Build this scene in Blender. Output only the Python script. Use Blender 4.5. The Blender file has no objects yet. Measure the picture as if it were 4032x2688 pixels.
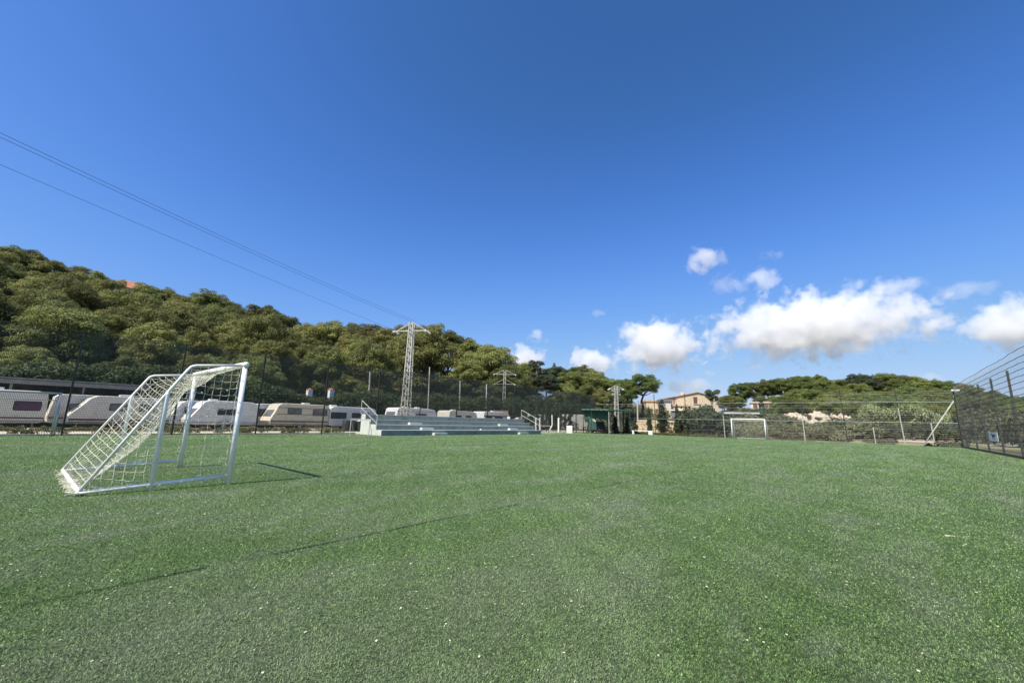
import bpy, math, random
import numpy as np
from mathutils import Vector, Matrix
random.seed(7)
S = bpy.context.scene
COL = S.collection
PI = math.pi

# ------------------------------------------------------------------ camera geometry (photo pixels 4032x2688 -> world)
F_, P_, R_, H_, PH = 1640.67, math.radians(10.842), math.radians(1.4935), 1.1485, math.radians(40.759)
def ray(px, py):
    x = px-2016; y = py-1344
    X = x*math.cos(R_)+y*math.sin(R_); Y = -x*math.sin(R_)+y*math.cos(R_)
    rx = X/F_; u = -Y/F_
    fy = math.cos(P_)-u*math.sin(P_); z = math.sin(P_)+u*math.cos(P_)
    return (math.cos(PH)*rx-math.sin(PH)*fy, math.sin(PH)*rx+math.cos(PH)*fy, z)
def gr(px, py, z=0):
    d = ray(px, py); t = (z-H_)/d[2]; return (d[0]*t, d[1]*t, z)
def atx(px, py, x):
    d = ray(px, py); t = x/d[0]; return (x, d[1]*t, H_+d[2]*t)
def aty(px, py, y):
    d = ray(px, py); t = y/d[1]; return (d[0]*t, y, H_+d[2]*t)
def atd(px, py, D):
    d = ray(px, py); t = D/math.hypot(d[0], d[1]); return (d[0]*t, d[1]*t, H_+d[2]*t)
def proj(p):
    X = math.cos(PH)*p[0]+math.sin(PH)*p[1]; Y = -math.sin(PH)*p[0]+math.cos(PH)*p[1]; Z = p[2]-H_
    d = Y*math.cos(P_)+Z*math.sin(P_); u = -Y*math.sin(P_)+Z*math.cos(P_)
    if d < .1: return (-9999, -9999)
    x = F_*X/d; y = -F_*u/d
    return (2016+x*math.cos(R_)-y*math.sin(R_), 1344+x*math.sin(R_)+y*math.cos(R_))

# ------------------------------------------------------------------ materials
def nt(name):
    m = bpy.data.materials.new(name); m.use_nodes = True
    t = m.node_tree; b = t.nodes['Principled BSDF']
    return m, t, b
def N(t, typ, **k):
    n = t.nodes.new(typ)
    for a, v in k.items(): setattr(n, a, v)
    return n
def noise(t, scale, detail=4, rough=.55, coord='Object', dist=0, stretch=None):
    c = N(t, 'ShaderNodeTexCoord'); n = N(t, 'ShaderNodeTexNoise')
    n.inputs['Scale'].default_value = scale; n.inputs['Detail'].default_value = detail
    n.inputs['Roughness'].default_value = rough; n.inputs['Distortion'].default_value = dist
    src = c.outputs[coord]
    if stretch:
        mp = N(t, 'ShaderNodeMapping'); mp.inputs['Scale'].default_value = stretch
        t.links.new(src, mp.inputs[0]); src = mp.outputs[0]
    t.links.new(src, n.inputs['Vector'])
    return n.outputs['Fac']
def ramp(t, fac, stops):
    r = N(t, 'ShaderNodeValToRGB'); e = r.color_ramp.elements
    while len(e) < len(stops): e.new(.5)
    for el, (p, c) in zip(e, stops): el.position = p; el.color = tuple(c)+(1,) if len(c) == 3 else c
    t.links.new(fac, r.inputs[0]); return r.outputs[0]
def mixc(t, fac, a, b, mode='MIX'):
    n = N(t, 'ShaderNodeMix', data_type='RGBA', blend_type=mode)
    for s, v in ((n.inputs[0], fac), (n.inputs[6], a), (n.inputs[7], b)):
        if isinstance(v, (int, float)): s.default_value = v
        elif isinstance(v, tuple): s.default_value = v+(1,)
        else: t.links.new(v, s)
    return n.outputs[2]
def bump(t, b, fac, strength=.3, dist=.02):
    n = N(t, 'ShaderNodeBump'); n.inputs['Strength'].default_value = strength; n.inputs['Distance'].default_value = dist
    t.links.new(fac, n.inputs['Height']); t.links.new(n.outputs[0], b.inputs['Normal'])
def mat(name, c, rough=.6, metal=0, var=.15, scale=3, dirt=None, dirtscale=1.2, bmp=0, bscale=30, spec=.5):
    m, t, b = nt(name)
    f = noise(t, scale, 5)
    lo = tuple(v*(1-var) for v in c); hi = tuple(min(1, v*(1+var)) for v in c)
    out = ramp(t, f, [(.3, lo), (.7, hi)])
    if dirt:
        f2 = ramp(t, noise(t, dirtscale, 6, .65), [(.48, (0, 0, 0)), (.68, (1, 1, 1))])
        out = mixc(t, f2, out, tuple(dirt))
    t.links.new(out, b.inputs['Base Color'])
    b.inputs['Roughness'].default_value = rough; b.inputs['Metallic'].default_value = metal
    b.inputs['Specular IOR Level'].default_value = spec
    if bmp: bump(t, b, noise(t, bscale, 4), bmp, .02)
    return m
def leafmat(name, a, b_, scale=.5, trans=.22, brown=None):
    m, t, b = nt(name)
    oi = N(t, 'ShaderNodeObjectInfo')
    f = noise(t, scale, 3, .6)
    c = ramp(t, f, [(.32, a), (.68, b_)])
    f3 = noise(t, scale*7, 2, .6)
    c = mixc(t, ramp(t, f3, [(.35, (0, 0, 0)), (.75, (.55, .55, .55))]), c, tuple(v*1.6 for v in b_))
    if brown: c = mixc(t, ramp(t, noise(t, scale*1.7, 3), [(.55, (0, 0, 0)), (.72, (.8, .8, .8))]), c, brown)
    hs = N(t, 'ShaderNodeHueSaturation')
    m1 = N(t, 'ShaderNodeMapRange'); m1.inputs[3].default_value = .472; m1.inputs[4].default_value = .52
    m2 = N(t, 'ShaderNodeMapRange'); m2.inputs[3].default_value = .58; m2.inputs[4].default_value = 1.32
    mu = N(t, 'ShaderNodeMath', operation='MULTIPLY'); mu.inputs[1].default_value = 7.31
    fr = N(t, 'ShaderNodeMath', operation='FRACT')
    t.links.new(oi.outputs['Random'], m1.inputs[0]); t.links.new(oi.outputs['Random'], mu.inputs[0])
    t.links.new(mu.outputs[0], fr.inputs[0]); t.links.new(fr.outputs[0], m2.inputs[0])
    t.links.new(m1.outputs[0], hs.inputs['Hue']); t.links.new(m2.outputs[0], hs.inputs['Value'])
    t.links.new(c, hs.inputs['Color'])
    t.links.new(hs.outputs[0], b.inputs['Base Color']); b.inputs['Roughness'].default_value = .65
    b.inputs['Specular IOR Level'].default_value = .25
    tr = N(t, 'ShaderNodeBsdfTranslucent'); mx = N(t, 'ShaderNodeMixShader'); mx.inputs[0].default_value = trans
    t.links.new(hs.outputs[0], tr.inputs[0]); t.links.new(b.outputs[0], mx.inputs[1]); t.links.new(tr.outputs[0], mx.inputs[2])
    t.links.new(mx.outputs[0], t.nodes['Material Output'].inputs[0])
    return m

M = {}
M['white_paint'] = mat('white_paint', (.92, .89, .82), .4, var=.03, dirt=(.74, .72, .64), dirtscale=3, bmp=.15, bscale=60)
M['cord'] = mat('cord', (.78, .74, .56), .8, var=.1)
M['galv'] = mat('galvanised', (.42, .45, .44), .5, .3, var=.15, scale=8)
M['galv_bright'] = mat('galvanised_bright', (.47, .455, .40), .55, .0, var=.12, scale=4)
M['dark_green'] = mat('dark_green_paint', (.024, .028, .020), .5, var=.3, scale=6, dirt=(.06, .055, .042), dirtscale=4)
M['wire'] = mat('green_wire', (.070, .074, .055), .6, var=.2)
M['net_grey'] = mat('grey_netting', (.50, .45, .35), .8, var=.15)
M['cable_dark'] = mat('dark_cable', (.035, .032, .028), .6)
M['powerline'] = mat('powerline', (.07, .08, .1), .5, .3)
M['bleacher'] = mat('bleacher_paint', (.215, .245, .215), .7, var=.12, scale=2, dirt=(.14, .17, .155), dirtscale=1.5, bmp=.1)
M['bleacher_light'] = mat('bleacher_sunlit', (.54, .56, .50), .8, var=.08, scale=4, dirt=(.40, .42, .37), dirtscale=2, bmp=.15)  # sunlight on tops, near end and steps put into a paler paint copy
M['glass'] = mat('smoked_window', (.045, .035, .045), .12, var=.3, scale=2)
M['glass_plum'] = mat('plum_window', (.10, .05, .085), .2, var=.2, scale=2)
M['glass_grey'] = mat('grey_window', (.16, .15, .15), .25, var=.3, scale=2, dirt=(.3, .28, .26))
M['caravan_white'] = mat('caravan_white', (.84, .82, .77), .35, var=.05, scale=2, dirt=(.68, .66, .60), dirtscale=2.5)
M['caravan_beige'] = mat('caravan_beige', (.70, .66, .55), .4, var=.07, scale=2, dirt=(.54, .49, .40), dirtscale=2)
M['caravan_cream'] = mat('caravan_cream', (.74, .67, .50), .4, var=.06, scale=2, dirt=(.56, .48, .35), dirtscale=2)
M['stripe_maroon'] = mat('maroon_stripe', (.13, .045, .045), .5)
M['stripe_brown'] = mat('brown_stripe', (.22, .14, .10), .5)
M['stripe_blue'] = mat('navy_stripe', (.06, .07, .13), .5)
M['trim'] = mat('pale_trim', (.7, .71, .7), .35, var=.05)
M['rubber'] = mat('rubber', (.03, .03, .03), .8)
M['black_plastic'] = mat('black_plastic', (.03, .032, .035), .5, dirt=(.08, .08, .08))
M['kerb'] = mat('pale_kerb', (.74, .68, .54), .9, var=.15, scale=5, dirt=(.55, .48, .36), dirtscale=3, bmp=.3)
M['concrete'] = mat('concrete', (.45, .43, .36), .9, var=.12, scale=6, dirt=(.3, .29, .25), bmp=.2)
M['tarp'] = mat('green_tarp', (.022, .085, .062), .6, var=.2, scale=3, dirt=(.04, .12, .09), dirtscale=2)
M['tarp_light'] = mat('pale_highlight_tarp', (.07, .20, .16), .6, var=.2, scale=3)
M['green_pipe'] = mat('green_pipe', (.02, .032, .022), .7)
M['wood_dark'] = mat('dark_wood', (.10, .065, .05), .7, var=.3, scale=8)
M['bench_white'] = mat('whitewash', (.74, .72, .66), .8, var=.06, scale=5)
M['stone'] = mat('limestone', (.64, .52, .35), .9, var=.25, scale=2.5, dirt=(.42, .33, .22), dirtscale=2, bmp=.8, bscale=5)
M['render_pale'] = mat('pale_render', (.66, .60, .50), .9, var=.12, scale=.8, dirt=(.4, .36, .3), dirtscale=.9)
M['roof_tile'] = mat('terracotta', (.50, .34, .21), .85, var=.25, scale=3, dirt=(.56, .45, .32), dirtscale=1.5)
M['rock'] = mat('pale_rock', (.50, .42, .31), .95, var=.3, scale=1.4, dirt=(.17, .15, .09), dirtscale=.7, bmp=.9, bscale=2.5)
M['roof_red'] = mat('red_tiles', (.40, .16, .085), .85, var=.3, scale=3, dirt=(.30, .15, .09), bmp=.5)
M['roof_grey'] = mat('grey_roof', (.17, .16, .16), .8, var=.2, scale=2)
M['sheet'] = mat('pale_sheet_roof', (.42, .43, .43), .6, var=.15, scale=1)
M['shutter'] = mat('wood_shutter', (.13, .07, .045), .7)
M['shed'] = mat('shed_dark', (.07, .06, .055), .8, var=.3, scale=1.2)
M['shed_edge'] = mat('shed_fascia', (.26, .245, .21), .8, var=.15)
M['teal'] = mat('teal_hut', (.05, .12, .12), .6, var=.2)
M['bark'] = mat('bark', (.13, .095, .07), .9, var=.3, scale=6, bmp=.5)
M['bark_pale'] = mat('pale_bark', (.42, .38, .32), .9, var=.2, scale=6)
M['sign_white'] = mat('sign_white', (.92, .88, .80), .5, var=.03)
M['black_ink'] = mat('black_ink', (.02, .02, .025), .5)
M['chip'] = mat('wood_chip', (.74, .68, .50), .9, var=.2, scale=2)
M['insulator'] = mat('glass_insulator', (.75, .78, .76), .25)
M['blue_tarp'] = mat('blue_tarp', (.05, .16, .24), .6)
M['thatch'] = mat('reed_thatch', (.20, .14, .10), .95, var=.3, scale=14, bmp=.6)
M['pine'] = leafmat('pine_needles', (.125, .137, .043), (.225, .236, .072), .35, .28)
M['pine_right'] = leafmat('umbrella_pine_needles', (.085, .112, .030), (.165, .198, .052), .35)
M['pine_dark'] = leafmat('dark_needles', (.040, .052, .028), (.075, .092, .045), .4)
M['shrub'] = leafmat('shrub_leaves', (.080, .088, .042), (.15, .155, .068), .3, brown=(.13, .10, .06))
M['hedge'] = leafmat('hedge_leaves', (.050, .070, .026), (.105, .135, .045), .35)
M['olive'] = leafmat('olive_leaves', (.085, .10, .058), (.15, .168, .098), .6)
M['olive_tree'] = leafmat('olive_tree_leaves', (.045, .055, .028), (.10, .115, .06), .6)
M['reed'] = leafmat('cane_leaves', (.19, .215, .085), (.34, .365, .165), .4)
M['brush'] = leafmat('dry_brush', (.110, .112, .055), (.19, .185, .095), .5, brown=(.125, .098, .055))
M['weed'] = leafmat('weeds', (.05, .065, .02), (.13, .13, .05), 1.5)
M['cypress'] = leafmat('cypress_leaves', (.028, .040, .018), (.058, .074, .032), .8)
M['poplar'] = leafmat('slim_tree_leaves', (.055, .068, .035), (.11, .125, .062), .8)

# turf
def turf_mat(name='artificial_turf', gain=1.0):
    m, t, b = nt(name)
    L = t.links.new
    co = N(t, 'ShaderNodeTexCoord')
    def nz(scale, det, rough=.6, st=None, dist=0):
        return noise(t, scale, det, rough, 'Object', dist, st)
    base = ramp(t, nz(.35, 5, .6, (1, .45, 1)), [(.3, (.090, .158, .054)), (.55, (.112, .190, .066)), (.75, (.130, .202, .084))])
    # mottled clumps of pile
    clump = nz(38, 6, .72, (1.25, .8, 1), .6)
    base = mixc(t, ramp(t, clump, [(.34, (.30, .30, .30)), (.52, (.92, .92, .92)), (.70, (1.5, 1.5, 1.5))]), (1., 1., 1.), base, 'MIX') if False else \
        mixc(t, 1.0, base, ramp(t, clump, [(.36, (.30, .30, .30)), (.5, (.92, .92, .92)), (.64, (1.5, 1.5, 1.45))]), 'MULTIPLY')
    fibre = nz(160, 4, .7, (1.4, .8, 1))
    base = mixc(t, 1.0, base, ramp(t, fibre, [(.33, (.48, .48, .48)), (.52, (1, 1, 1)), (.7, (1.5, 1.5, 1.45))]), 'MULTIPLY')
    # worn greyish blue patches and drag streaks
    worn = ramp(t, nz(.8, 6, .68, (1, .35, 1), .4), [(.46, (0, 0, 0)), (.70, (.75, .75, .75))])
    base = mixc(t, worn, base, (.158, .200, .128))
    worn2 = ramp(t, nz(2.6, 6, .7, (1, .5, 1), 1.), [(.52, (0, 0, 0)), (.75, (.6, .6, .6))])
    base = mixc(t, worn2, base, (.150, .195, .122))
    # seams between the turf rolls, every 4 m across
    sp = N(t, 'ShaderNodeSeparateXYZ'); L(co.outputs['Object'], sp.inputs[0])
    wv = N(t, 'ShaderNodeMath', operation='MULTIPLY_ADD'); wv.inputs[1].default_value = .12; L(nz(.5, 3), wv.inputs[0]); L(sp.outputs[0], wv.inputs[2])
    a1 = N(t, 'ShaderNodeMath', operation='ADD'); a1.inputs[1].default_value = 100*4+3.90; L(wv.outputs[0], a1.inputs[0])
    pp = N(t, 'ShaderNodeMath', operation='PINGPONG'); pp.inputs[1].default_value = 4.0; L(a1.outputs[0], pp.inputs[0])
    a2 = N(t, 'ShaderNodeMath', operation='LESS_THAN'); a2.inputs[1].default_value = .022; L(pp.outputs[0], a2.inputs[0])
    sm = N(t, 'ShaderNodeMath', operation='MULTIPLY'); L(a2.outputs[0], sm.inputs[0])
    L(ramp(t, nz(1.1, 5, .7), [(.42, (0, 0, 0)), (.55, (.8, .8, .8))]), sm.inputs[1])
    base = mixc(t, sm.outputs[0], base, (.02, .04, .022))
    if gain != 1: base = mixc(t, 1., base, (gain*1.17, gain*1.08, gain*1.08), 'MULTIPLY')
    L(base, b.inputs['Base Color'])
    b.inputs['Roughness'].default_value = .8; b.inputs['Specular IOR Level'].default_value = .12
    # bump
    ad = N(t, 'ShaderNodeMath', operation='MULTIPLY_ADD'); ad.inputs[1].default_value = 2.2; L(clump, ad.inputs[0]); L(fibre, ad.inputs[2])
    bump(t, b, ad.outputs[0], .9, .012)
    return m
M['turf'] = turf_mat('artificial_turf', .84); M['pile'] = turf_mat('turf_fibres', 2.15)
def soil_mat(name, a, b_, c, sc=.6):
    m, t, b = nt(name)
    col = ramp(t, noise(t, sc, 7, .65), [(.32, a), (.5, b_), (.7, c)])
    col = mixc(t, 1., col, ramp(t, noise(t, sc*25, 4, .7), [(.3, (.6, .6, .6)), (.7, (1.25, 1.25, 1.25))]), 'MULTIPLY')
    t.links.new(col, b.inputs['Base Color']); b.inputs['Roughness'].default_value = .95; b.inputs['Specular IOR Level'].default_value = .1
    bump(t, b, noise(t, sc*12, 5), .6, .08)
    return m
M['soil'] = soil_mat('dry_ground', (.10, .09, .045), (.15, .13, .06), (.22, .19, .12), .25)
M['hill_soil'] = soil_mat('hill_ground', (.06, .055, .03), (.10, .085, .05), (.15, .12, .08), .15)
M['gravel'] = soil_mat('pale_gravel', (.52, .44, .31), (.70, .62, .46), (.80, .73, .58), .8)
M['orchard'] = soil_mat('orchard_soil', (.42, .33, .25), (.54, .44, .34), (.62, .52, .42), .3)
M['meadow'] = soil_mat('dry_meadow', (.16, .17, .07), (.26, .25, .12), (.34, .31, .18), .4)

# ------------------------------------------------------------------ mesh builder
class MB:
    def __init__(s): s.v = []; s.f = []
    def add(s, vs, fs):
        n = len(s.v); s.v += [tuple(v) for v in vs]; s.f += [tuple(i+n for i in f) for f in fs]; return s
    def box(s, c, d, rz=0, rx=0):
        x, y, z = d[0]/2, d[1]/2, d[2]/2
        m = Matrix.Rotation(rz, 3, 'Z') @ Matrix.Rotation(rx, 3, 'X')
        vs = [Vector(c)+m @ Vector(p) for p in ((-x, -y, -z), (x, -y, -z), (x, y, -z), (-x, y, -z), (-x, -y, z), (x, -y, z), (x, y, z), (-x, y, z))]
        return s.add(vs, [(0, 3, 2, 1), (4, 5, 6, 7), (0, 1, 5, 4), (1, 2, 6, 5), (2, 3, 7, 6), (3, 0, 4, 7)])
    def bar(s, p, q, w, h=None):
        h = h or w; p = Vector(p); q = Vector(q); a = (q-p).normalized()
        u = Vector((0, 0, 1)) if abs(a.z) < .95 else Vector((0, 1, 0))
        r = a.cross(u).normalized(); u = r.cross(a)
        vs = [e+r*(sx*w/2)+u*(sy*h/2) for e in (p, q) for sx, sy in ((-1, -1), (1, -1), (1, 1), (-1, 1))]
        return s.add(vs, [(3, 2, 1, 0), (4, 5, 6, 7), (0, 1, 5, 4), (1, 2, 6, 5), (2, 3, 7, 6), (3, 0, 4, 7)])
    def tube(s, pts, r, seg=8, cap=True):
        pts = [Vector(p) for p in pts]; n = len(pts); rs = r if isinstance(r, (list, tuple)) else [r]*n
        vs = []; fs = []; prev = None
        for i, p in enumerate(pts):
            a = (pts[min(i+1, n-1)]-pts[max(i-1, 0)]).normalized()
            if prev is None:
                u = Vector((0, 0, 1)) if abs(a.z) < .9 else Vector((0, 1, 0))
                x = a.cross(u).normalized()
            else: x = (prev-a*prev.dot(a)).normalized()
            prev = x; y = a.cross(x)
            vs += [p+(x*math.cos(2*PI*k/seg)+y*math.sin(2*PI*k/seg))*rs[i] for k in range(seg)]
        for i in range(n-1):
            for k in range(seg):
                a0 = i*seg+k; b0 = i*seg+(k+1) % seg; fs.append((a0, b0, b0+seg, a0+seg))
        if cap: fs += [tuple(range(seg))[::-1], tuple(range((n-1)*seg, n*seg))]
        return s.add(vs, fs)
    def lathe(s, c, prof, seg=14):
        vs = []; fs = []
        for r, z in prof: vs += [(c[0]+r*math.cos(2*PI*k/seg), c[1]+r*math.sin(2*PI*k/seg), c[2]+z) for k in range(seg)]
        for i in range(len(prof)-1):
            for k in range(seg):
                a0 = i*seg+k; b0 = i*seg+(k+1) % seg; fs.append((a0, b0, b0+seg, a0+seg))
        fs += [tuple(range(seg))[::-1], tuple(range((len(prof)-1)*seg, len(prof)*seg))]
        return s.add(vs, fs)
    def prism(s, poly, axis, a, b):
        """poly of 2-D points extruded along axis from a to b"""
        def P(p, t): return {'x': (t, p[0], p[1]), 'y': (p[0], t, p[1]), 'z': (p[0], p[1], t)}[axis]
        n = len(poly)
        vs = [P(p, a) for p in poly]+[P(p, b) for p in poly]
        return s.add(vs, [tuple(range(n))[::-1], tuple(range(n, 2*n))]+[(i, (i+1) % n, n+(i+1) % n, n+i) for i in range(n)])
    def loft(s, rings):
        n = len(rings[0]); vs = [p for r in rings for p in r]; fs = []
        for i in range(len(rings)-1):
            for k in range(n):
                a0 = i*n+k; b0 = i*n+(k+1) % n; fs.append((a0, b0, b0+n, a0+n))
        fs += [tuple(range(n))[::-1], tuple(range((len(rings)-1)*n, len(rings)*n))]
        return s.add(vs, fs)
    def build(s, name, m, parent=None, smooth=False, bevel=0):
        off = Vector(parent['_o']) if parent is not None and '_o' in parent else Vector((0, 0, 0))
        if parent is not None and off.length > 0: vs = [tuple(Vector(v)-off) for v in s.v]
        else: vs = s.v
        me = bpy.data.meshes.new(name); me.from_pydata(vs, [], s.f); me.update()
        import bmesh
        if len(s.f) < 60000:
            bm = bmesh.new(); bm.from_mesh(me); bmesh.ops.recalc_face_normals(bm, faces=bm.faces); bm.to_mesh(me); bm.free()
        me.materials.append(m)
        if smooth:
            for p in me.polygons: p.use_smooth = True
        o = bpy.data.objects.new(name, me); COL.objects.link(o)
        if parent is not None: o.parent = parent
        if bevel:
            bv = o.modifiers.new('b', 'BEVEL'); bv.width = bevel; bv.segments = 2; bv.limit_method = 'ANGLE'
        return o
def tag(o, label=None, cat=None, group=None, kind=None):
    if label: o['label'] = label
    if cat: o['category'] = cat
    if group: o['group'] = group
    if kind: o['kind'] = kind
    return o
def thing(name, label, cat, loc=(0, 0, 0), group=None, rz=0):
    """Empty at the thing's base; children built in world coordinates are shifted by _o"""
    o = bpy.data.objects.new(name, None); COL.objects.link(o); o.location = loc; o.rotation_euler.z = rz
    o.empty_display_size = .3
    o['_o'] = tuple(loc)
    return tag(o, label, cat, group)
def local(name, label, cat, loc, group=None, rz=0, sc=1):
    o = thing(name, label, cat, loc, group, rz); del o['_o']; o.scale = (sc,)*3 if not isinstance(sc, tuple) else sc
    return o
def copy_tree(root):
    r = root.copy(); COL.objects.link(r)
    for ch in root.children:
        c = ch.copy(); COL.objects.link(c); c.parent = r
        for g in ch.children:
            d = g.copy(); COL.objects.link(d); d.parent = c
    return r

# ------------------------------------------------------------------ foliage
def leaves(puffs, n, leaf, seed, up=.35, shell=(.72, 1.08), aspect=.5, nj=.55, hang=False):
    """puffs: rows x,y,z,rx,rz. Many small leaf-sized quads through each puff's shell."""
    g = np.random.default_rng(seed); P = np.array(puffs, float); k = len(P)
    cnt = np.maximum(8, (n*(P[:, 3]/P[:, 3].mean())**2)).astype(int); idx = np.repeat(np.arange(k), cnt); T = len(idx)
    d = g.normal(size=(T, 3)); d /= np.linalg.norm(d, axis=1)[:, None]
    low = (d[:, 2] < -.25) & (g.random(T) < up*2); d[low, 2] *= -1
    rad = g.uniform(shell[0], shell[1], T)*(1+.12*g.normal(size=T))
    sc = np.stack([P[idx, 3], P[idx, 3], P[idx, 4]], 1)
    pos = P[idx, :3]+d*sc*rad[:, None]
    nr = d+g.normal(size=(T, 3))*nj; nr[:, 2] += .25; nr /= np.linalg.norm(nr, axis=1)[:, None]
    t = g.normal(size=(T, 3))
    if hang: t = t*.35+np.array([0, 0, 1.])
    t -= nr*(t*nr).sum(1)[:, None]; t /= np.linalg.norm(t, axis=1)[:, None]
    b = np.cross(nr, t); s = leaf*g.uniform(.6, 1.35, T)[:, None]
    q = np.stack([pos-t*s, pos+b*s*aspect, pos+t*s, pos-b*s*aspect], 1)
    return q.reshape(-1, 3)
def leafmesh(name, q, m, parent=None):
    q = np.asarray(q, np.float32); n = len(q)//4
    me = bpy.data.meshes.new(name); me.vertices.add(len(q)); me.vertices.foreach_set('co', q.ravel())
    me.loops.add(len(q)); me.loops.foreach_set('vertex_index', np.arange(len(q), dtype=np.int32))
    me.polygons.add(n); me.polygons.foreach_set('loop_start', np.arange(0, len(q), 4, dtype=np.int32))
    me.polygons.foreach_set('loop_total', np.full(n, 4, np.int32)); me.update(calc_edges=True)
    me.materials.append(m); o = bpy.data.objects.new(name, me); COL.objects.link(o)
    if parent is not None: o.parent = parent
    return o
def limb(mb, p, q, r0, r1, rnd, wob=.06, n=4):
    pts = []; L = (Vector(q)-Vector(p)).length
    for i in range(n+1):
        t = i/n; v = Vector(p).lerp(Vector(q), t)
        if 0 < i < n: v += Vector((rnd.uniform(-1, 1), rnd.uniform(-1, 1), 0))*L*wob
        pts.append(v)
    mb.tube(pts, [r0+(r1-r0)*i/n for i in range(n+1)], 6)
PROTO = {}
def tree_proto(key, kind, seed, m, bark='bark', dens=1.0):
    rnd = random.Random(seed); puffs = []; mb = MB(); leaf = .26; n = 150; asp = .5
    def sub(lobes, per, k=.44):
        out = []
        for (x, y, z, r, rz) in lobes:
            out.append((x, y, z, r*.72, rz*.72))
            for q in range(per):
                u = rnd.uniform(-.45, 1); a = 2*PI*((q*.618) % 1)+rnd.uniform(-.5, .5); c_ = math.sqrt(1-u*u)
                out.append((x+r*.78*c_*math.cos(a), y+r*.78*c_*math.sin(a), z+rz*.78*u, r*k*rnd.uniform(.75, 1.2), rz*k*rnd.uniform(.7, 1.1)))
        return out
    if kind == 'pine':            # H = 8, full domed forest pine
        H = 8; rx = rnd.uniform(2.5, 3.1); lobes = []; asym = rnd.uniform(0, 2*PI); nl = rnd.randint(12, 15)
        for i in range(nl):
            u = 1-(i+.5)/nl*1.45; a = 2.4*i+rnd.uniform(-.35, .35); c_ = math.sqrt(max(0, 1-u*u)); r = rnd.uniform(1.0, 1.55)
            k = (rx-.5)*rnd.uniform(.7, 1.0)*(1+.15*math.cos(a-asym))
            lobes.append((k*c_*math.cos(a), k*c_*math.sin(a), 4.2+u*(H-5.3)*rnd.uniform(.85, 1.03), r, r*.85))
        for i in range(7):
            a = i*.9+rnd.uniform(-.2, .2); lobes.append((rx*.75*math.cos(a), rx*.75*math.sin(a), rnd.uniform(1.3, 2.4), 1.0, .8))
        puffs = sub(lobes, 9)
        limb(mb, (0, 0, -.6), (rnd.uniform(-.3, .3), rnd.uniform(-.3, .3), H*.7), .22, .06, rnd)
        for p in lobes[::2]: limb(mb, (0, 0, p[2]*.5), p[:3], .09, .03, rnd)
        leaf = .125; n = 165; asp = .26
    elif kind == 'umbrella':      # H = 9, bare lower trunk, domed crown
        H = 9; rx = rnd.uniform(2.9, 3.5); nl = 14; lobes = []
        for i in range(nl):
            q = math.sqrt((i+.4)/nl); a = 2.4*i+rnd.uniform(-.3, .3); r = rnd.uniform(.95, 1.4)
            lobes.append((rx*.8*q*math.cos(a), rx*.8*q*math.sin(a), H-1.15-2.6*q**2.2+rnd.uniform(-.25, .25), r, r*.78))
        for i in range(5):
            a = i*1.25; lobes.append((rx*.45*math.cos(a), rx*.45*math.sin(a), H*.52+rnd.uniform(-.3, .3), .9, .6))
        puffs = sub(lobes, 9)
        b = (rnd.uniform(-.5, .5), rnd.uniform(-.5, .5), H*.5)
        limb(mb, (0, 0, -.6), b, .24, .16, rnd)
        for p in lobes: limb(mb, b, p[:3], .10, .03, rnd, .09)
        leaf = .125; n = 165; asp = .26
    elif kind == 'dome':          # H = 9, round full crown on a bare trunk
        H = 9; nl = 17; lobes = []
        for i in range(nl):
            u = 1-(i+.5)/nl*1.65; a = 2.4*i+rnd.uniform(-.3, .3); c_ = math.sqrt(max(0, 1-u*u)); r = rnd.uniform(.9, 1.4)
            lobes.append((2.3*c_*math.cos(a)*rnd.uniform(.85, 1.1), 2.3*c_*math.sin(a)*rnd.uniform(.85, 1.1), 5.7+u*2.2, r, r*.8))
        puffs = sub(lobes, 9); b = (rnd.uniform(-.4, .4), rnd.uniform(-.4, .4), H*.42)
        limb(mb, (0, 0, -.6), b, .24, .17, rnd)
        for p in lobes[::2]: limb(mb, b, p[:3], .10, .03, rnd, .09)
        leaf = .125; n = 165; asp = .26
    elif kind == 'gum':           # H = 10, tall open crown with gaps
        H = 10
        for i in range(22):
            a = rnd.uniform(0, 2*PI); z = rnd.uniform(3.6, H-.5); q = rnd.uniform(.6, 2.3)*(1.15-(z/H)*.5); pr = rnd.uniform(.5, .95)
            puffs.append((q*math.cos(a), q*math.sin(a), z, pr, pr*.8))
        limb(mb, (0, 0, -.6), (.3, 0, H*.8), .28, .06, rnd)
        for p in puffs[::2]: limb(mb, (0, 0, p[2]*.65), p[:3], .09, .03, rnd)
        leaf = .18; n = 220
    elif kind == 'cypress':       # H = 5 column with a pointed top
        H = 5
        for i in range(34):
            h = (i+.5)/34; w = .62*min(1, h*5+.35)*(1-h)**.55+.07; a = rnd.uniform(0, 2*PI)
            puffs.append((w*.45*math.cos(a), w*.45*math.sin(a), .25+h*(H-.45), w*.72+.05, .42))
        limb(mb, (0, 0, -.3), (0, 0, 3), .07, .03, rnd, .01); leaf = .085; n = 150
    elif kind == 'slim':          # H = 4.5 thin whip-like column with gaps
        H = 4.5
        for i in range(20):
            h = (i+.5)/20; w = .34*(1-h)**.5+.06; a = rnd.uniform(0, 2*PI)
            puffs.append((w*.6*math.cos(a), w*.6*math.sin(a), .9+h*(H-1.0), w*.7, .3))
        limb(mb, (0, 0, -.3), (0, 0, 3.4), .045, .02, rnd, .02); leaf = .08; n = 90
    elif kind == 'olive':         # H = 3 with a low fork
        H = 3
        for i in range(20):
            a = rnd.uniform(0, 2*PI); q = math.sqrt(rnd.random())*1.35; pr = rnd.uniform(.35, .6)
            puffs.append((q*math.cos(a), q*math.sin(a), rnd.uniform(1.15, 2.6)-.25*q, pr, pr*.75))
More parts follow.
